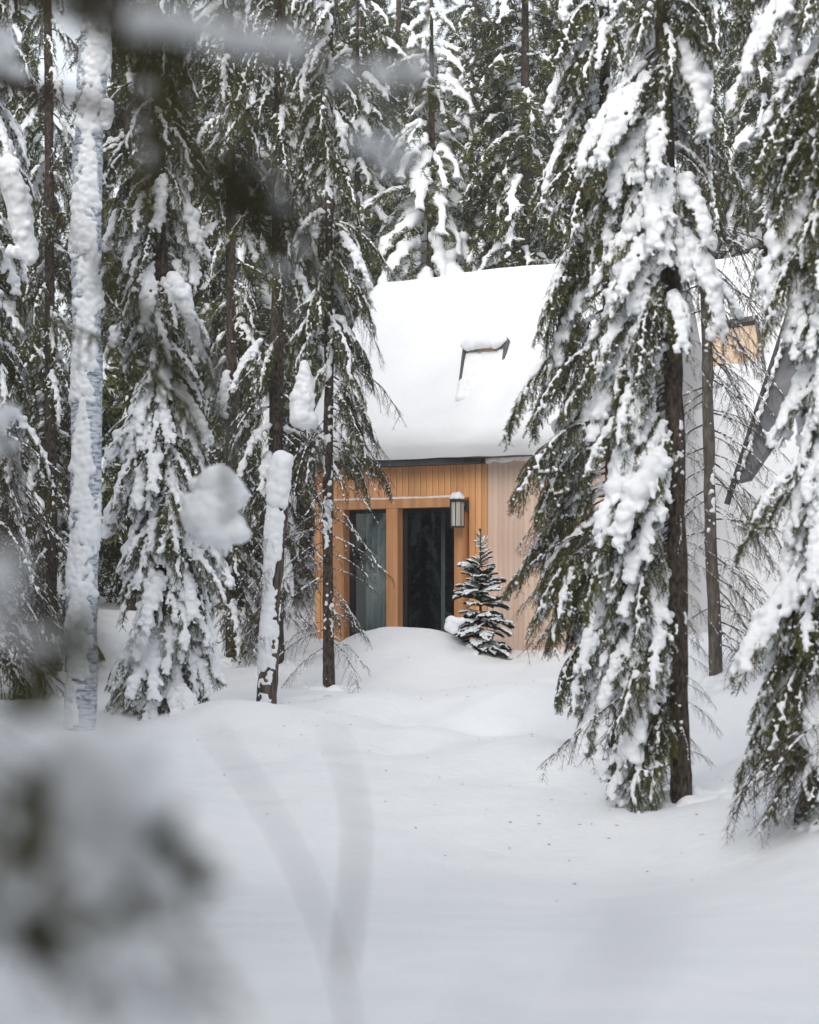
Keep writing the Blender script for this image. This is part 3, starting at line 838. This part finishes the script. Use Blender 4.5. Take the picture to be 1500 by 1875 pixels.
# edge spruce, trunk outside the frame
tree('spruce_tree', 'heavily snowed spruce at the right edge, dark green under its skirts', [(1556, 1450), (1552, 600), (1545, -100)], 18, .11, .07, 8.0, [
    dict(py0=-250, py1=200, n=26, az=(90, 290), sc=(1.0, .9), mix=dict(heavy=2, medium=2, light=3)),
    dict(py0=150, py1=420, n=22, az=(120, 270), sc=(.85, .95), mix=dict(heavy=1, medium=3, light=5)),
    dict(py0=330, py1=820, n=48, az=(150, 285), sc=(.62, .6), mix=dict(heavy=7, medium=4, light=1)),
    dict(py0=780, py1=1200, n=54, az=(125, 285), sc=(.95, .74), mix=dict(heavy=7, medium=4, light=2)),
    dict(py0=1050, py1=1360, n=22, az=(130, 260), sc=(.85, .9), mix=dict(medium=2, light=5, bare=1)),
    dict(py0=1250, py1=1400, n=8, az=(150, 230), sc=(.75, .85), mix=dict(bare=1), tilt=8),
], 23)
# slim trunk with dead twigs between them
tree('slim_conifer', 'slim grey trunk with thin bare twigs hanging before the second roof', [(1312, 1243), (1302, 1000), (1298, 800), (1290, 450), (1288, 0), (1286, -200)], 27, .082, .05, 10.0, [
    dict(py0=-200, py1=420, n=34, az=(0, 360), sc=(.9, .7), mix=dict(medium=1, light=5)),
    dict(py0=380, py1=1180, n=58, az=[(-70, 60), (-40, 30), (120, 240)], sc=(.75, .95), mix=dict(bare=1)),
], 24, bark='grey_bark', frosted=.6)
# narrow spruce on the left
tree('spruce_tree', 'dense narrow spruce loaded with snow standing right of the white trunk', [(302, 1312), (300, 800), (290, 300), (285, -100)], 25, .10, .06, 11.0, [
    dict(py0=-300, py1=330, n=56, az=(0, 360), sc=(.85, .75), mix=dict(medium=2, light=6)),
    dict(py0=300, py1=760, n=90, az=(0, 360), sc=(.72, .66), mix=dict(heavy=4, medium=5, light=1)),
    dict(py0=720, py1=1240, n=130, az=(0, 360), sc=(.76, .68), mix=dict(heavy=4, medium=7, light=1)),
    dict(py0=1225, py1=1290, n=18, az=(170, 380), sc=(.45, .6), mix=dict(heavy=3, medium=4), tilt=12),
], 25)
# tree behind the snag
tree('spruce_tree', 'tall dark trunk rising behind the broken snag with sparse snowy boughs', [(505, 1225), (505, 800), (512, 300), (514, 0), (515, -200)], 30.5, .105, .075, 11.5, [
    dict(py0=-150, py1=850, n=44, az=[(0, 360), (170, 300)], sc=(.95, 1.0), mix=dict(light=5, medium=2, bare=1)),
    dict(py0=680, py1=1120, n=44, az=(0, 360), sc=(.75, .8), mix=dict(bare=4, light=3, medium=1)),
], 26, clumps=[[(558, 668, 28.6, 9), (558, 690, 28.6, 15), (557, 715, 28.6, 20), (555, 742, 28.6, 23), (550, 765, 28.6, 22), (566, 768, 28.6, 19)],
               [(515, 310, 30.1, 9), (520, 325, 30.1, 14), (517, 345, 30.1, 15), (512, 365, 30.1, 10)]])
# thin trunk in front of the cabin
tree('slim_conifer', 'thin frosted trunk with bare snowy twigs in front of the cabin doors', [(602, 1252), (600, 1000), (601, 800), (604, 560), (603, 200), (604, -150)], 29, .072, .045, 11.0, [
    dict(py0=-200, py1=200, n=30, az=(0, 360), sc=(.75, .65), mix=dict(light=4, medium=2)),
    dict(py0=180, py1=560, n=42, az=(0, 360), sc=(.75, .7), mix=dict(light=5, medium=3)),
    dict(py0=480, py1=820, n=34, az=[(-80, 50), (-40, 30), (130, 250)], sc=(.75, .85), mix=dict(bare=3, light=5, medium=1)),
    dict(py0=780, py1=1190, n=34, az=[(-60, 40), (140, 260)], sc=(.5, .8), mix=dict(bare=5, light=1)),
], 27, frosted=.05)
# left edge trees
tree('spruce_tree', 'dark spruce at the left edge with long bare snow-lined branches low down', [(-25, 1275), (-25, 600), (-20, 0)], 30, .12, .08, 11.0, [
    dict(py0=-250, py1=860, n=84, az=(-130, 90), sc=(.95, .85), mix=dict(light=6, medium=4, heavy=1)),
    dict(py0=780, py1=1190, n=40, az=(-70, 60), sc=(1.0, 1.0), mix=dict(bare=4, light=1)),
], 28, clumps=[[(10, 310, 28, 22), (25, 345, 28, 24), (38, 390, 28, 24), (42, 430, 28, 20), (55, 465, 28, 18), (20, 460, 28, 12)]])
tree('spruce_tree', 'spruce half hidden behind the snow-plastered trunk at left', [(95, 1245), (92, 600), (88, 0)], 33, .10, .05, 12.5, [
    dict(py0=-260, py1=140, n=30, az=(0, 360), sc=(.7, .6), mix=dict(light=4, medium=2)),
    dict(py0=120, py1=1180, n=84, az=(0, 360), sc=(.95, .8), mix=dict(light=6, medium=3)),
], 29)
tree('spruce_tree', 'spruce with thin drooping boughs between the broad left spruce and the snag', [(425, 1232), (425, 700), (418, 0)], 32, .09, .06, 10.5, [
    dict(py0=-200, py1=900, n=80, az=(0, 360), sc=(.85, .8), mix=dict(light=6, medium=3)),
    dict(py0=800, py1=1180, n=44, az=(0, 360), sc=(.75, .75), mix=dict(light=3, bare=3, medium=2)),
], 30)

# trunk plastered with snow
def snow_trunk():
    pts = [(150, 1345), (150, 1150), (157, 900), (160, 700), (158, 500), (160, 330), (166, 180), (180, 0), (196, -160)]
    d = 24.0; f, zb, zt = path_fn(pts, d); ox, oz = f(zb), zb
    t = thing('bare_tree', 'straight thick trunk plastered all over with crusted snow, near the left edge', 'tree', (ox, d, oz))
    trunk_mesh(f, d, zb - .4, P(0, -300, d).z, .165, .15, ox, d, oz, rough=.09, sides=40, step=.03, seed=31, flare=.1).build('trunk', M['crusted_bark'], t)
    rr = np.random.RandomState(31); z = zb + .1
    C, Rr = [], []
    while z < zt + .3:
        L = rr.uniform(.4, .95); a0 = R(-105 + rr.normal() * 45); wd = rr.uniform(.6, 1.6)
        for k in np.arange(0, 1, .04):
            hw = (.10 + .9 * (1 - k) ** .8) * wd
            for s_ in range(7):
                a_ = a0 + rr.uniform(-1, 1) * hw
                C.append((f(z + k * L) - ox + .155 * math.cos(a_), .155 * math.sin(a_), z + k * L - oz)); Rr.append(rr.uniform(.02, .045) * (1.2 - .6 * k))
        z += L * rr.uniform(.55, 1.1)
    C2, R2 = patches(f, .158, ox, oz, zb - .1, zt + .4, rr, .12, .014, .03, 4200, az0=-110, azw=150, sc=(4, 2), sink_=.2)
    link('trunk_snow', snow_mesh('trunk_snow', C + C2, Rr + R2, .013, seed=31, amp=.3, squash=1.0, relax=4), t)['kind'] = 'stuff'
    cl_ = [(196, 190, 23.8, 12), (196, 210, 23.8, 14), (193, 228, 23.8, 12)]
    C = [tuple(P(a, b, c) - Vector((ox, d, oz))) for a, b, c, r in cl_]; Rr = [r / F * c for a, b, c, r in cl_]
    C, Rr = grow(C, Rr, rr); link('snow_clump', snow_mesh('snow_clump', C, Rr, .012, seed=77), t)
    rng = np.random.RandomState(5)
    for k in range(5):
        z = P(0, 60 + 90 * k, d).z
        add_bough(t, rng, 'bare', (f(z) - ox, 0, z - oz), rng.choice((10, 170)) + rng.normal() * 25, .4)
snow_trunk()

# broken snag
def snag():
    d = 27.0; pts = [(488, 1292), (497, 1100), (508, 950), (518, 855)]
    f, zb, zt = path_fn(pts, d); ox, oz = f(zb), zb
    t = thing('broken_snag', 'broken leaning trunk stub with a round snow cap and snow on its left side', 'dead tree', (ox, d, oz))
    trunk_mesh(f, d, zb - .3, zt, .115, .105, ox, d, oz, rough=.16, sides=28, step=.03, seed=41, flare=.15).build('trunk', M['snag_bark'], t)
    rr = np.random.RandomState(41)
    C, Rr = [], []
    for z in np.arange(zt - .45, zt + .13, .05):
        for k in range(6):
            a_ = rr.uniform(0, 6.28); C.append((f(z) - ox + .08 * math.cos(a_) - .02, .07 * math.sin(a_) - .05, z - oz)); Rr.append(.062 + rr.rand() * .03)
    C += [(f(zt) - ox - .02, -.05, zt - oz + .10), (f(zt) - ox - .03, -.05, zt - oz + .02)]; Rr += [.115, .125]
    link('snow_cap', snow_mesh('snow_cap', C, Rr, .02, seed=42, relax=6), t)
    C, Rr = patches(f, .11, ox, oz, zb - .05, zt, rr, -.1, .025, .06, 2400, az0=-160, azw=70, sc=(3.2, 2), sink_=.2)
    C2, R2 = patches(f, .11, ox, oz, zb, zt, rr, .15, .014, .03, 1200, az0=-90, azw=150, sc=(7, 2), sink_=.35)
    link('trunk_snow', snow_mesh('trunk_snow', C + C2, Rr + R2, .016, seed=43, amp=.35), t)['kind'] = 'stuff'
    rng = np.random.RandomState(6)
    for k in range(9):
        z = zb + .9 + k * .17
        add_bough(t, rng, 'bare', (f(z) - ox, 0, z - oz), rng.uniform(140, 250), .42)
snag()

# young spruce beside the doors
def young_spruce():
    d = 31.4; b0 = P(880, 1198, d); H = (1198 - 968) / F * d
    t = thing('young_spruce', 'small young spruce with snow-dusted tiers growing beside the glass doors', 'tree', tuple(b0))
    MB().tube([(0, 0, -.3), (0, 0, H * .5), (0, 0, H)], [.028, .016, .004], 8).build('trunk', M['bark'], t)
    rng = np.random.RandomState(51)
    var = []
    for i in range(5):
        L = 1.0; n = 12
        m_ = np.array([(x, .02 * math.sin(x * 5 + i), .10 * x + .06 * math.sin(x * 3) - .10 * x * x) for x in np.linspace(0, L, n)])
        secs = []
        for s in np.arange(.16, .97, .075):
            for sg in (1, -1):
                b = np.array([np.interp(s, np.linspace(0, 1, n), m_[:, a]) for a in range(3)])
                secs.append(march(rng, b, unit(np.array([.75, sg * .65, .08])), .40 * (1.05 - s) * rng.uniform(.8, 1.15) + .08, .06, .2, wob=.1))
        st = MB().tube(m_, np.linspace(.014, .006, n), 5)
        for q in secs: st.tube(q, .006, 3)
        nb_ = MB(); needles(nb_, rng, [m_] + secs, .006, 8, .065, .010, .07)
        C, Rr = [], []
        for q in [m_[2:]] + secs:
            if rng.rand() < .22: continue
            for p in q[1:]:
                for k in range(2):
                    
                    if rng.rand() < .7: C.append(p + np.array([rng.normal() * .015, rng.normal() * .015, .045])); Rr.append(rng.uniform(.022, .05))
        var.append((st.mesh('branch', [M['twig']]), nb_.mesh('needles', [M['young_needle'], M['frost']], False), snow_mesh('bs', C, Rr, .018, seed=i, squash=.75)))
    nl = 15
    for k in range(nl):
        u = k / (nl - 1); z = H * (.06 + .86 * u ** .92)
        Lb = (.44 * (1 - u) ** .85 + .08)
        for j in range(8 if k < 10 else 6):
            a_ = j * 45 + k * 26 + rng.normal() * 12
            v = var[rng.randint(5)]
            b = link('branch', v[0], t); b.location = (0, 0, z + rng.normal() * .075); s = Lb * rng.uniform(.65, 1.2)
            b.rotation_euler = (rng.normal() * .2, -R(-20 + 64 * u ** 1.3 + rng.normal() * 11), R(a_)); b.scale = (s, s, s)
            link('needles', v[1], b)['kind'] = 'stuff'; link('branch_snow', v[2], b)
    nb_ = MB(); needles(nb_, rng, [np.array([(0, 0, H * .84), (0, 0, H)])], .01, 6, .03, .006, .3)
    nb_.build('leader', [M['young_needle'], M['frost']], t, False)
    C = [tuple(P(a, b, 30.6) - b0) for a, b in ((826, 1136), (824, 1148), (830, 1152), (838, 1138), (846, 1136))]
    link('snow_clump', snow_mesh('snow_clump', C, [.085, .09, .08, .075, .06], .016, seed=52), t)
young_spruce()

# ------------------------------------------------------------------ forest behind
def far_variant(seed, H, wid, mix, nb=120):
    rng = np.random.RandomState(seed)
    tr = MB().tube([(0, 0, -.5), (rng.normal() * .04, 0, H * .5), (0, 0, H)], [.14, .09, .015], 9).mesh('trunk', [M['bark']])
    cr, sn = MB(), MB()
    for i in range(nb):
        u = (i + rng.rand()) / nb; z = H * (.10 + .88 * u)
        s = wid * (1 - u ** 1.6) ** .8 * rng.uniform(.7, 1.2) + .2
        az = rng.uniform(0, 6.283); fb = FB[pick(rng, mix)]; (sv, sf), (nv, nf), (wv, wf), mi = fb[rng.randint(3)]
        ti = R(rng.normal() * 8 + 25 * u ** 3)
        m3 = np.array(Euler((0, -ti, az)).to_matrix()) * s
        o = np.array([0, 0, z])
        nv2 = nv @ m3.T + o
        for mt in (0, 1):
            sel = mi == mt
            if sel.any(): cr.add(nv2[nf[sel]].reshape(-1, 3), np.arange(sel.sum() * 3).reshape(-1, 3), mt)
        cr.add(sv @ m3.T + o, sf, 2)
        sn.add(wv @ m3.T + o, wf)
    return tr, cr.mesh('crown', [M['far_needle'], M['frost'], M['twig']], False), sn.mesh('crown_snow', [M['snow']])
FV = [far_variant(201, 15, 1.6, dict(light=4, medium=3), 150), far_variant(202, 17, 1.65, dict(light=3, medium=4, heavy=1), 160), far_variant(203, 14, 1.6, dict(heavy=2, medium=4, light=2), 140),
      far_variant(204, 18, 1.55, dict(light=5, medium=3), 160), far_variant(205, 10.5, 1.6, dict(heavy=6, medium=3), nb=120)]
def far_tree(v, x, y, rz, s, label, group=None):
    t = thing('spruce_tree', label, 'tree', (x, y, gz(x, y) - .1), rz, group)
    t.scale = (s, s, s)
    tr, cr, sn = FV[v]
    link('trunk', tr, t); link('crown', cr, t)['kind'] = 'stuff'; link('crown_snow', sn, t)['kind'] = 'stuff'
    return t
def far_px(v, px, d, s, label, rz=0, group=None):
    return far_tree(v, (px - 750) / F * d, d, rz, s, label, group)
far_px(4, 790, 41.5, 1.15, 'snow-laden pointed spruce rising just above the cabin roof', .4)
far_px(3, 962, 41, .95, 'olive green spruce with little snow right of the pointed one above the roof', 1.3)
far_px(2, 655, 43, .9, 'snowy spruce left of the pointed one behind the roof corner', 2.2)
rng = np.random.RandomState(77)
from collections import defaultdict
rowq = defaultdict(list)
ROWN = {38: 'front row', 44: 'second row', 50: 'third row', 57: 'fourth row', 66: 'fifth row', 78: 'sixth row', 92: 'last row'}
MARK = [(-900, 'beyond the left edge'), (20, 'at the left edge'), (150, 'behind the plastered trunk'), (230, 'right of the plastered trunk'), (300, 'behind the narrow left spruce'), (400, 'right of the narrow left spruce'),
        (510, 'behind the snag'), (600, 'behind the thin frosted trunk'), (700, 'above the left end of the roof'), (790, 'above the middle of the roof'), (880, 'above the roof window'), (970, 'above the right end of the roof'),
        (1060, 'above the pale wing'), (1240, 'behind the near right trunk'), (1320, 'above the second roof'), (1420, 'above the dark slab'), (1500, 'at the right edge'), (1900, 'beyond the right edge')]
def forest_label(px, y, d):
    m = min(MARK, key=lambda q: abs(q[0] - px))[1]
    k = sum(1 for q in used_labels if q.startswith(f'snowy forest spruce, {ROWN[d]}, {m}'))
    l = f'snowy forest spruce, {ROWN[d]}, {m}' + ('' if k == 0 else ', its right-hand neighbour' if k == 1 else f', {["", "", "third", "fourth", "fifth", "sixth"][min(k, 5)]} from the left there')
    used_labels.append(l); return l
used_labels = []
grp = 'spruces of the forest behind the cabin'
for d, gap in ((38, 1.8), (44, 1.9), (50, 2.0), (57, 2.1), (66, 2.3), (78, 2.5), (92, 2.9)):
    x = -(950 / F * d) + rng.rand() * gap
    while x < 950 / F * d:
        px = 750 + x / d * F; yy = d + rng.uniform(-3, 3)
        if d == 38 and px > 540 and px < 1560: pass
        elif 75 < px < 128 or 540 < px < 592 and d > 40: pass
        elif d == 44 and 730 < px < 1010: pass
        else:
            rowq[d].append((px, yy, x)); lab = forest_label(px, yy, d)
            far_tree(rng.randint(0, 4) if rng.rand() < .8 else 4, x, yy, rng.rand() * 6.28, rng.uniform(.85, 1.15) * (1 if d < 60 else d / 60), lab, grp)
        x += gap * rng.uniform(.7, 1.3)
# forest round the clearing: it shades the snow and shows in the door glass
k = 0
for (xa, xb, ya, yb, n) in ((-22, -10, 3, 36, 26), (10, 21, 2, 34, 20), (-18, 18, -26, -9, 26)):
    for i in range(n):
        far_tree(rng.randint(0, 4), rng.uniform(xa, xb), rng.uniform(ya, yb), rng.rand() * 6.28, rng.uniform(.8, 1.1), 'spruce standing round the clearing outside the picture', 'spruces round the clearing')

for x, y in ((-3.3, .6), (-2.9, -2.4), (-6.6, 19.4), (-7.6, 17.0), (-7.0, 14.0), (-8.4, 12.2), (-8.8, 15.4), (-8.2, 20.6), (-4.3, 11.2), (-5.4, 15.6), (-3.6, 7.2), (-4.4, 4.6), (3.3, -.8), (.9, -3.6), (-1.6, -4.6), (2.4, -5.4), (4.1, 3.2), (-5.2, 8.4), (5.3, 9.5), (-6.6, 12.6), (6.6, 14.5)):  # unseen spruces added to shade the foreground and the left-hand trunks
    far_tree(rng.randint(0, 4), x, y, rng.rand() * 6.28, rng.uniform(.75, .95), 'spruce standing close round the camera outside the picture', 'spruces round the camera')

# twigs, needles and crumbs of bark that have dropped on the snow
rl = np.random.RandomState(61); lb = MB()
for (cx, cy, sp_, n) in ((2.3, 20, 1.6, 36), (.3, 24, 3.0, 18), (-2.6, 25, 1.8, 40), (-1.3, 28, 1.5, 36), (3.6, 19, 1.2, 36), (0, 19, 3.0, 8)):
    for i in range(n):
        x, y = cx + rl.normal() * sp_, cy + rl.normal() * sp_ * .8; z = gz(x, y) + .006
        a_ = rl.uniform(0, 6.28); l = rl.uniform(.008, .035) if rl.rand() < .93 else rl.uniform(.06, .16)
        lb.tube([(x, y, z), (x + l * .5 * math.cos(a_), y + l * .5 * math.sin(a_), z + .004), (x + l * math.cos(a_ + .3), y + l * math.sin(a_ + .3), z)], rl.uniform(.0015, .004), 3)
lb.build('twig_litter', M['twig'], None, False, kind='stuff')

# ------------------------------------------------------------------ close, out-of-focus growth round the lens
def close_branch(parent, origin, pts, r, seed, blobs=(), tw=.0, twl=.12, needle=True, r_tip=.3, name='bough', hang=4.0, n0=.35, dens=1.0, vox=None):
    """pts and blobs are (x, y, z) world points; blobs carry a radius"""
    rng = np.random.RandomState(seed)
    q = np.array([np.array(p) for p in pts]) - np.array(origin)
    dd = np.concatenate([[0], np.cumsum(np.linalg.norm(np.diff(q, axis=0), axis=1))])
    t = np.linspace(0, dd[-1], max(8, int(dd[-1] / .025)))
    m_ = np.stack([np.interp(t, dd, q[:, a]) for a in range(3)], 1)
    for _ in range(6): m_[1:-1] = m_[1:-1] * .5 + .25 * (m_[:-2] + m_[2:])
    st = MB().tube(m_, np.linspace(r, r * r_tip, len(m_)), 8)
    secs = []
    if tw > 0:
        for i in range(int(len(m_) * n0), len(m_) - 1):
            for sg in (1, -1):
                if rng.rand() > tw * .8: continue
                T = unit(m_[i + 1] - m_[i]); sd = unit(np.cross(T, (0, 0, 1.0)))
                secs.append(march(rng, m_[i], unit(T * .6 + sg * sd * rng.uniform(.2, 1) + np.array([0, 0, -.5])), twl * rng.uniform(.5, 1.3), .02, hang, wob=.4))
        for s in secs: st.tube(s, .0016, 4)
    b = st.build(name, [M['twig']], parent)
    if needle and secs:
        nb_ = MB(); needles(nb_, rng, secs, .003 / dens, 3, .016, .0018, .08); nb_.build('needles', [M['needle'], M['frost']], b, False, kind='stuff')
    if blobs:
        C = [np.array(p[:3]) - np.array(origin) for p in blobs]; Rr = [p[3] for p in blobs]
        link('bough_snow', snow_mesh('close_snow', C, Rr, vox or sorted(Rr)[len(Rr) // 4] * .2, seed=seed, amp=.25), b)
    return b
def pb(px, py, d, rp): return (*P(px, py, d), rp / F * d)
def cluster(rng, px, py, d, w_, h_, n, r):
    return [pb(px + rng.uniform(-1, 1) * w_, py + rng.uniform(-1, 1) * h_, d + rng.normal() * .02, r * rng.uniform(.7, 1.25)) for _ in range(n)]
rng = np.random.RandomState(90)
TX, TY = -1.05, 2.0
fgo = Vector((TX, TY, gz(TX, TY)))
fgt = thing('spruce_tree', 'blurred spruce close to the camera on the left, its snowy boughs reaching into view', 'tree', tuple(fgo))
MB().tube([(0, 0, -.3), (.02, 0, 1.5), (0, .02, 4.5)], [.11, .09, .05], 14).build('trunk', M['bark'], fgt)
def T_(z): return (TX, TY, z)
# band across the top with snow lying on it
close_branch(fgt, fgo, [T_(2.55), P(-300, -60, 1.9), P(150, -10, 1.7), P(330, 75, 1.6), P(560, 110, 1.6), P(640, 150, 1.6)], .007, 1,
    [pb(250 + 12 * k, 30 + 2.4 * k + rng.uniform(-8, 8), 1.6, rng.uniform(18, 34)) for k in range(26)], tw=.4, twl=.075)
close_branch(fgt, fgo, [T_(2.6), P(-200, -200, 2.3), P(300, -90, 2.2), P(560, 40, 2.1), P(700, 130, 2.1), P(800, 150, 2.1)], .006, 2,
    cluster(rng, 690, 130, 2.1, 75, 16, 12, 20) + cluster(rng, 520, 80, 2.1, 40, 12, 6, 18), tw=.4, twl=.08)
close_branch(fgt, fgo, [T_(2.5), P(-200, -40, 2.4), P(300, 60, 2.3), P(520, 190, 2.2), P(640, 260, 2.2), P(760, 320, 2.2)], .005, 3,
    cluster(rng, 700, 275, 2.2, 55, 22, 12, 17) + cluster(rng, 735, 300, 2.2, 25, 14, 5, 16), tw=.28, twl=.06)
# hanging veil of dark twigs, upper left
for k, (a, b_) in enumerate(((240, 330), (290, 430), (330, 360), (265, 230), (420, 250), (225, 300), (250, 420), (310, 250))):
    close_branch(fgt, fgo, [T_(2.6), P(-250, -150, 2.3), P(a - 90, -50, 2.2), P(a, 30, 2.2), P(a + 30, b_ * .5, 2.2), P(a + 35, b_, 2.2)], .004, 10 + k, cluster(rng, a + 10, b_ * .7, 2.2, 12, 20, 3, 9) if k % 3 == 0 else (), tw=.4, twl=.075)
# green patches lower
for k, (a, b_, e) in enumerate(((560, 380, 470), (520, 400, 500), (600, 360, 460), (545, 360, 450), (580, 400, 490), (620, 380, 450), (500, 370, 480), (560, 400, 440), (380, 560, 760), (350, 640, 800), (400, 600, 880), (300, 540, 640))):
    close_branch(fgt, fgo, [T_(2.2), P(-300, 80, 2.6), P(a - 260, b_ - 160, 2.6), P(a - 60, b_ - 30, 2.6), P(a, b_ + 20, 2.6), P(a + 20, e, 2.6)], .003, 20 + k, cluster(rng, a, e, 2.6, 14, 14, 3, 9) if k % 3 == 1 else (), tw=.75, twl=.065, n0=.86)
# left edge
close_branch(fgt, fgo, [T_(2.3), P(-250, 20, 3.6), P(-60, 60, 3.6), P(10, 110, 3.6), P(60, 180, 3.6)], .006, 30, cluster(rng, 8, 105, 3.6, 26, 42, 14, 20), tw=.5, twl=.09)
close_branch(fgt, fgo, [T_(2.1), P(-250, 640, 4.0), P(-60, 700, 4.0), P(10, 780, 4.0), P(40, 860, 4.0)], .005, 31, cluster(rng, 2, 790, 4.0, 18, 40, 12, 17), tw=.5, twl=.1)
close_branch(fgt, fgo, [T_(1.85), P(-300, 1000, 1.5), P(-60, 1060, 1.4), P(60, 1170, 1.35), P(170, 1230, 1.3)], .005, 32, cluster(rng, 0, 1090, 1.4, 26, 60, 12, 26) + cluster(rng, 75, 1175, 1.35, 28, 14, 6, 18), tw=.4, twl=.06)
close_branch(fgt, fgo, [T_(1.8), P(-300, 1050, 1.8), P(0, 1090, 1.7), P(160, 1160, 1.6), P(250, 1190, 1.6), P(300, 1205, 1.6)], .004, 33, cluster(rng, 258, 1188, 1.6, 30, 12, 9, 18), tw=.25, twl=.04)
# big clump at the lower left
bl = cluster(rng, 200, 1430, 1.3, 72, 78, 46, 50) + cluster(rng, 225, 1540, 1.3, 60, 60, 18, 42) + cluster(rng, 150, 1590, 1.3, 45, 50, 10, 36)
close_branch(fgt, fgo, [T_(1.72), P(-400, 1250, 1.3), P(-40, 1330, 1.35), P(150, 1450, 1.32), P(260, 1580, 1.32), P(330, 1640, 1.32)], .006, 40, bl, tw=.3, twl=.05)
close_branch(fgt, fgo, [T_(1.66), P(-400, 1350, 1.3), P(-60, 1450, 1.1), P(80, 1640, 1.06), P(230, 1720, 1.05), P(400, 1690, 1.05)], .005, 41, cluster(rng, 290, 1650, 1.05, 40, 20, 5, 20), tw=.55, twl=.05)
close_branch(fgt, fgo, [T_(1.60), P(-400, 1450, 1.2), P(-60, 1600, 1.0), P(120, 1760, 1.0), P(260, 1860, 1.0), P(420, 1900, 1.0)], .005, 42, cluster(rng, 290, 1810, 1.0, 80, 50, 16, 34) + cluster(rng, 200, 1740, 1.0, 40, 24, 6, 26), tw=.4, twl=.06)
close_branch(fgt, fgo, [T_(1.66), P(-300, 1330, 1.2), P(-40, 1380, 1.1), P(40, 1440, 1.08), P(70, 1560, 1.08)], .004, 43, (), tw=.7, twl=.04)
# snow clump hanging between the left spruce and the snag
close_branch(fgt, fgo, [T_(2.35), P(-100, 500, 7.0), P(240, 640, 8.6), P(350, 760, 10), P(392, 880, 10), P(415, 1020, 10)], .008, 44,
    [pb(400, 890, 10, 43), pb(408, 905, 10, 46), pb(388, 930, 10, 48), pb(378, 945, 10, 50), pb(385, 965, 10, 41), pb(402, 975, 10, 32), pb(408, 995, 10, 18), pb(410, 1012, 10, 10)] + cluster(rng, 395, 925, 10, 46, 52, 30, 20), tw=.35, twl=.13, n0=.55)

# bare sapling twigs in front of the lens
so = Vector((P(650, 1140, 1.6).x, 1.6, gz(0, 1.6)))
sap = thing('bare_sapling', 'blurred thin forked bare twigs rising close to the camera at bottom centre', 'sapling', tuple(so))
close_branch(sap, so, [so, P(655, 1990, 1.6), P(640, 1800, 1.6), P(600, 1700, 1.6), P(540, 1560, 1.6), P(470, 1430, 1.6), P(390, 1340, 1.6)], .0025, 50, name='stem', r_tip=.4)
close_branch(sap, so, [P(632, 1775, 1.6), P(618, 1700, 1.6), P(650, 1620, 1.6), P(680, 1510, 1.6), P(664, 1420, 1.6), P(605, 1330, 1.6)], .0022, 51, [pb(683, 1512, 1.6, 7), pb(670, 1425, 1.6, 6)], name='branch', r_tip=.4)
so2 = Vector((P(1180, 1140, .62).x, .62, gz(0, .62)))
sap2 = thing('snowy_sapling', 'very blurred faint snowy twig tip close to the camera at bottom right', 'sapling', tuple(so2))
close_branch(sap2, so2, [so2, P(1000, 2100, .62), P(960, 1860, .62), P(1040, 1760, .61), P(1120, 1710, .6), P(1220, 1690, .6)], .0009, 52, [pb(1070 + 20 * i, 1735 - 6 * i + rng.uniform(-14, 14), .6, rng.uniform(14, 26)) for i in range(9)] + [pb(870 + 14 * i, 1862 - 8 * i, .62, rng.uniform(12, 18)) for i in range(6)], name='stem', r_tip=.6)
# dark needle tufts among the close snow
def tuft(px, py, d, rp, n, seed):
    r_ = np.random.RandomState(seed); c = np.array(P(px, py, d)) - np.array(fgo); rr_ = rp / F * d
    tw = [march(r_, c + r_.normal(size=3) * rr_ * .3, unit(r_.normal(size=3) + np.array([.4, 0, -.5])), rr_ * 1.6, rr_ * .3, 2.0) for _ in range(n)]
    st = MB()
    for q in tw: st.tube(q, .0014, 4)
    b = st.build('twig', M['twig'], fgt)
    nb_ = MB(); needles(nb_, r_, tw, .0016, 4, .013, .0022, .03); nb_.build('needles', [M['needle'], M['frost']], b, False, kind='stuff')
for i, q in enumerate([(300, 1545, 1.3, 36, 14), (250, 1640, 1.3, 34, 16), (95, 1700, 1.3, 40, 16), (175, 1690, 1.25, 30, 9), (340, 1600, 1.3, 30, 7), (60, 1470, 1.3, 40, 9), (45, 1560, 1.3, 34, 7), (330, 1770, 1.02, 34, 6), (70, 1530, 1.06, 26, 6), (120, 1190, 1.4, 44, 7), (60, 1240, 1.4, 50, 7)]): tuft(*q, 600 + i)

# ------------------------------------------------------------------ thin frosty air
hz_m = bpy.data.materials.new('haze'); hz_m.use_nodes = True
hn = hz_m.node_tree; hn.nodes.clear()
ho = hn.nodes.new('ShaderNodeOutputMaterial'); hv = hn.nodes.new('ShaderNodeVolumePrincipled')
hv.inputs['Color'].default_value = (.93, .95, .98, 1); hv.inputs['Density'].default_value = .0014; hv.inputs['Anisotropy'].default_value = .2
hn.links.new(hv.outputs[0], ho.inputs['Volume'])
MB().box(-160, 160, -100, 230, -2, 40).build('haze', hz_m, None, False, kind='stuff')
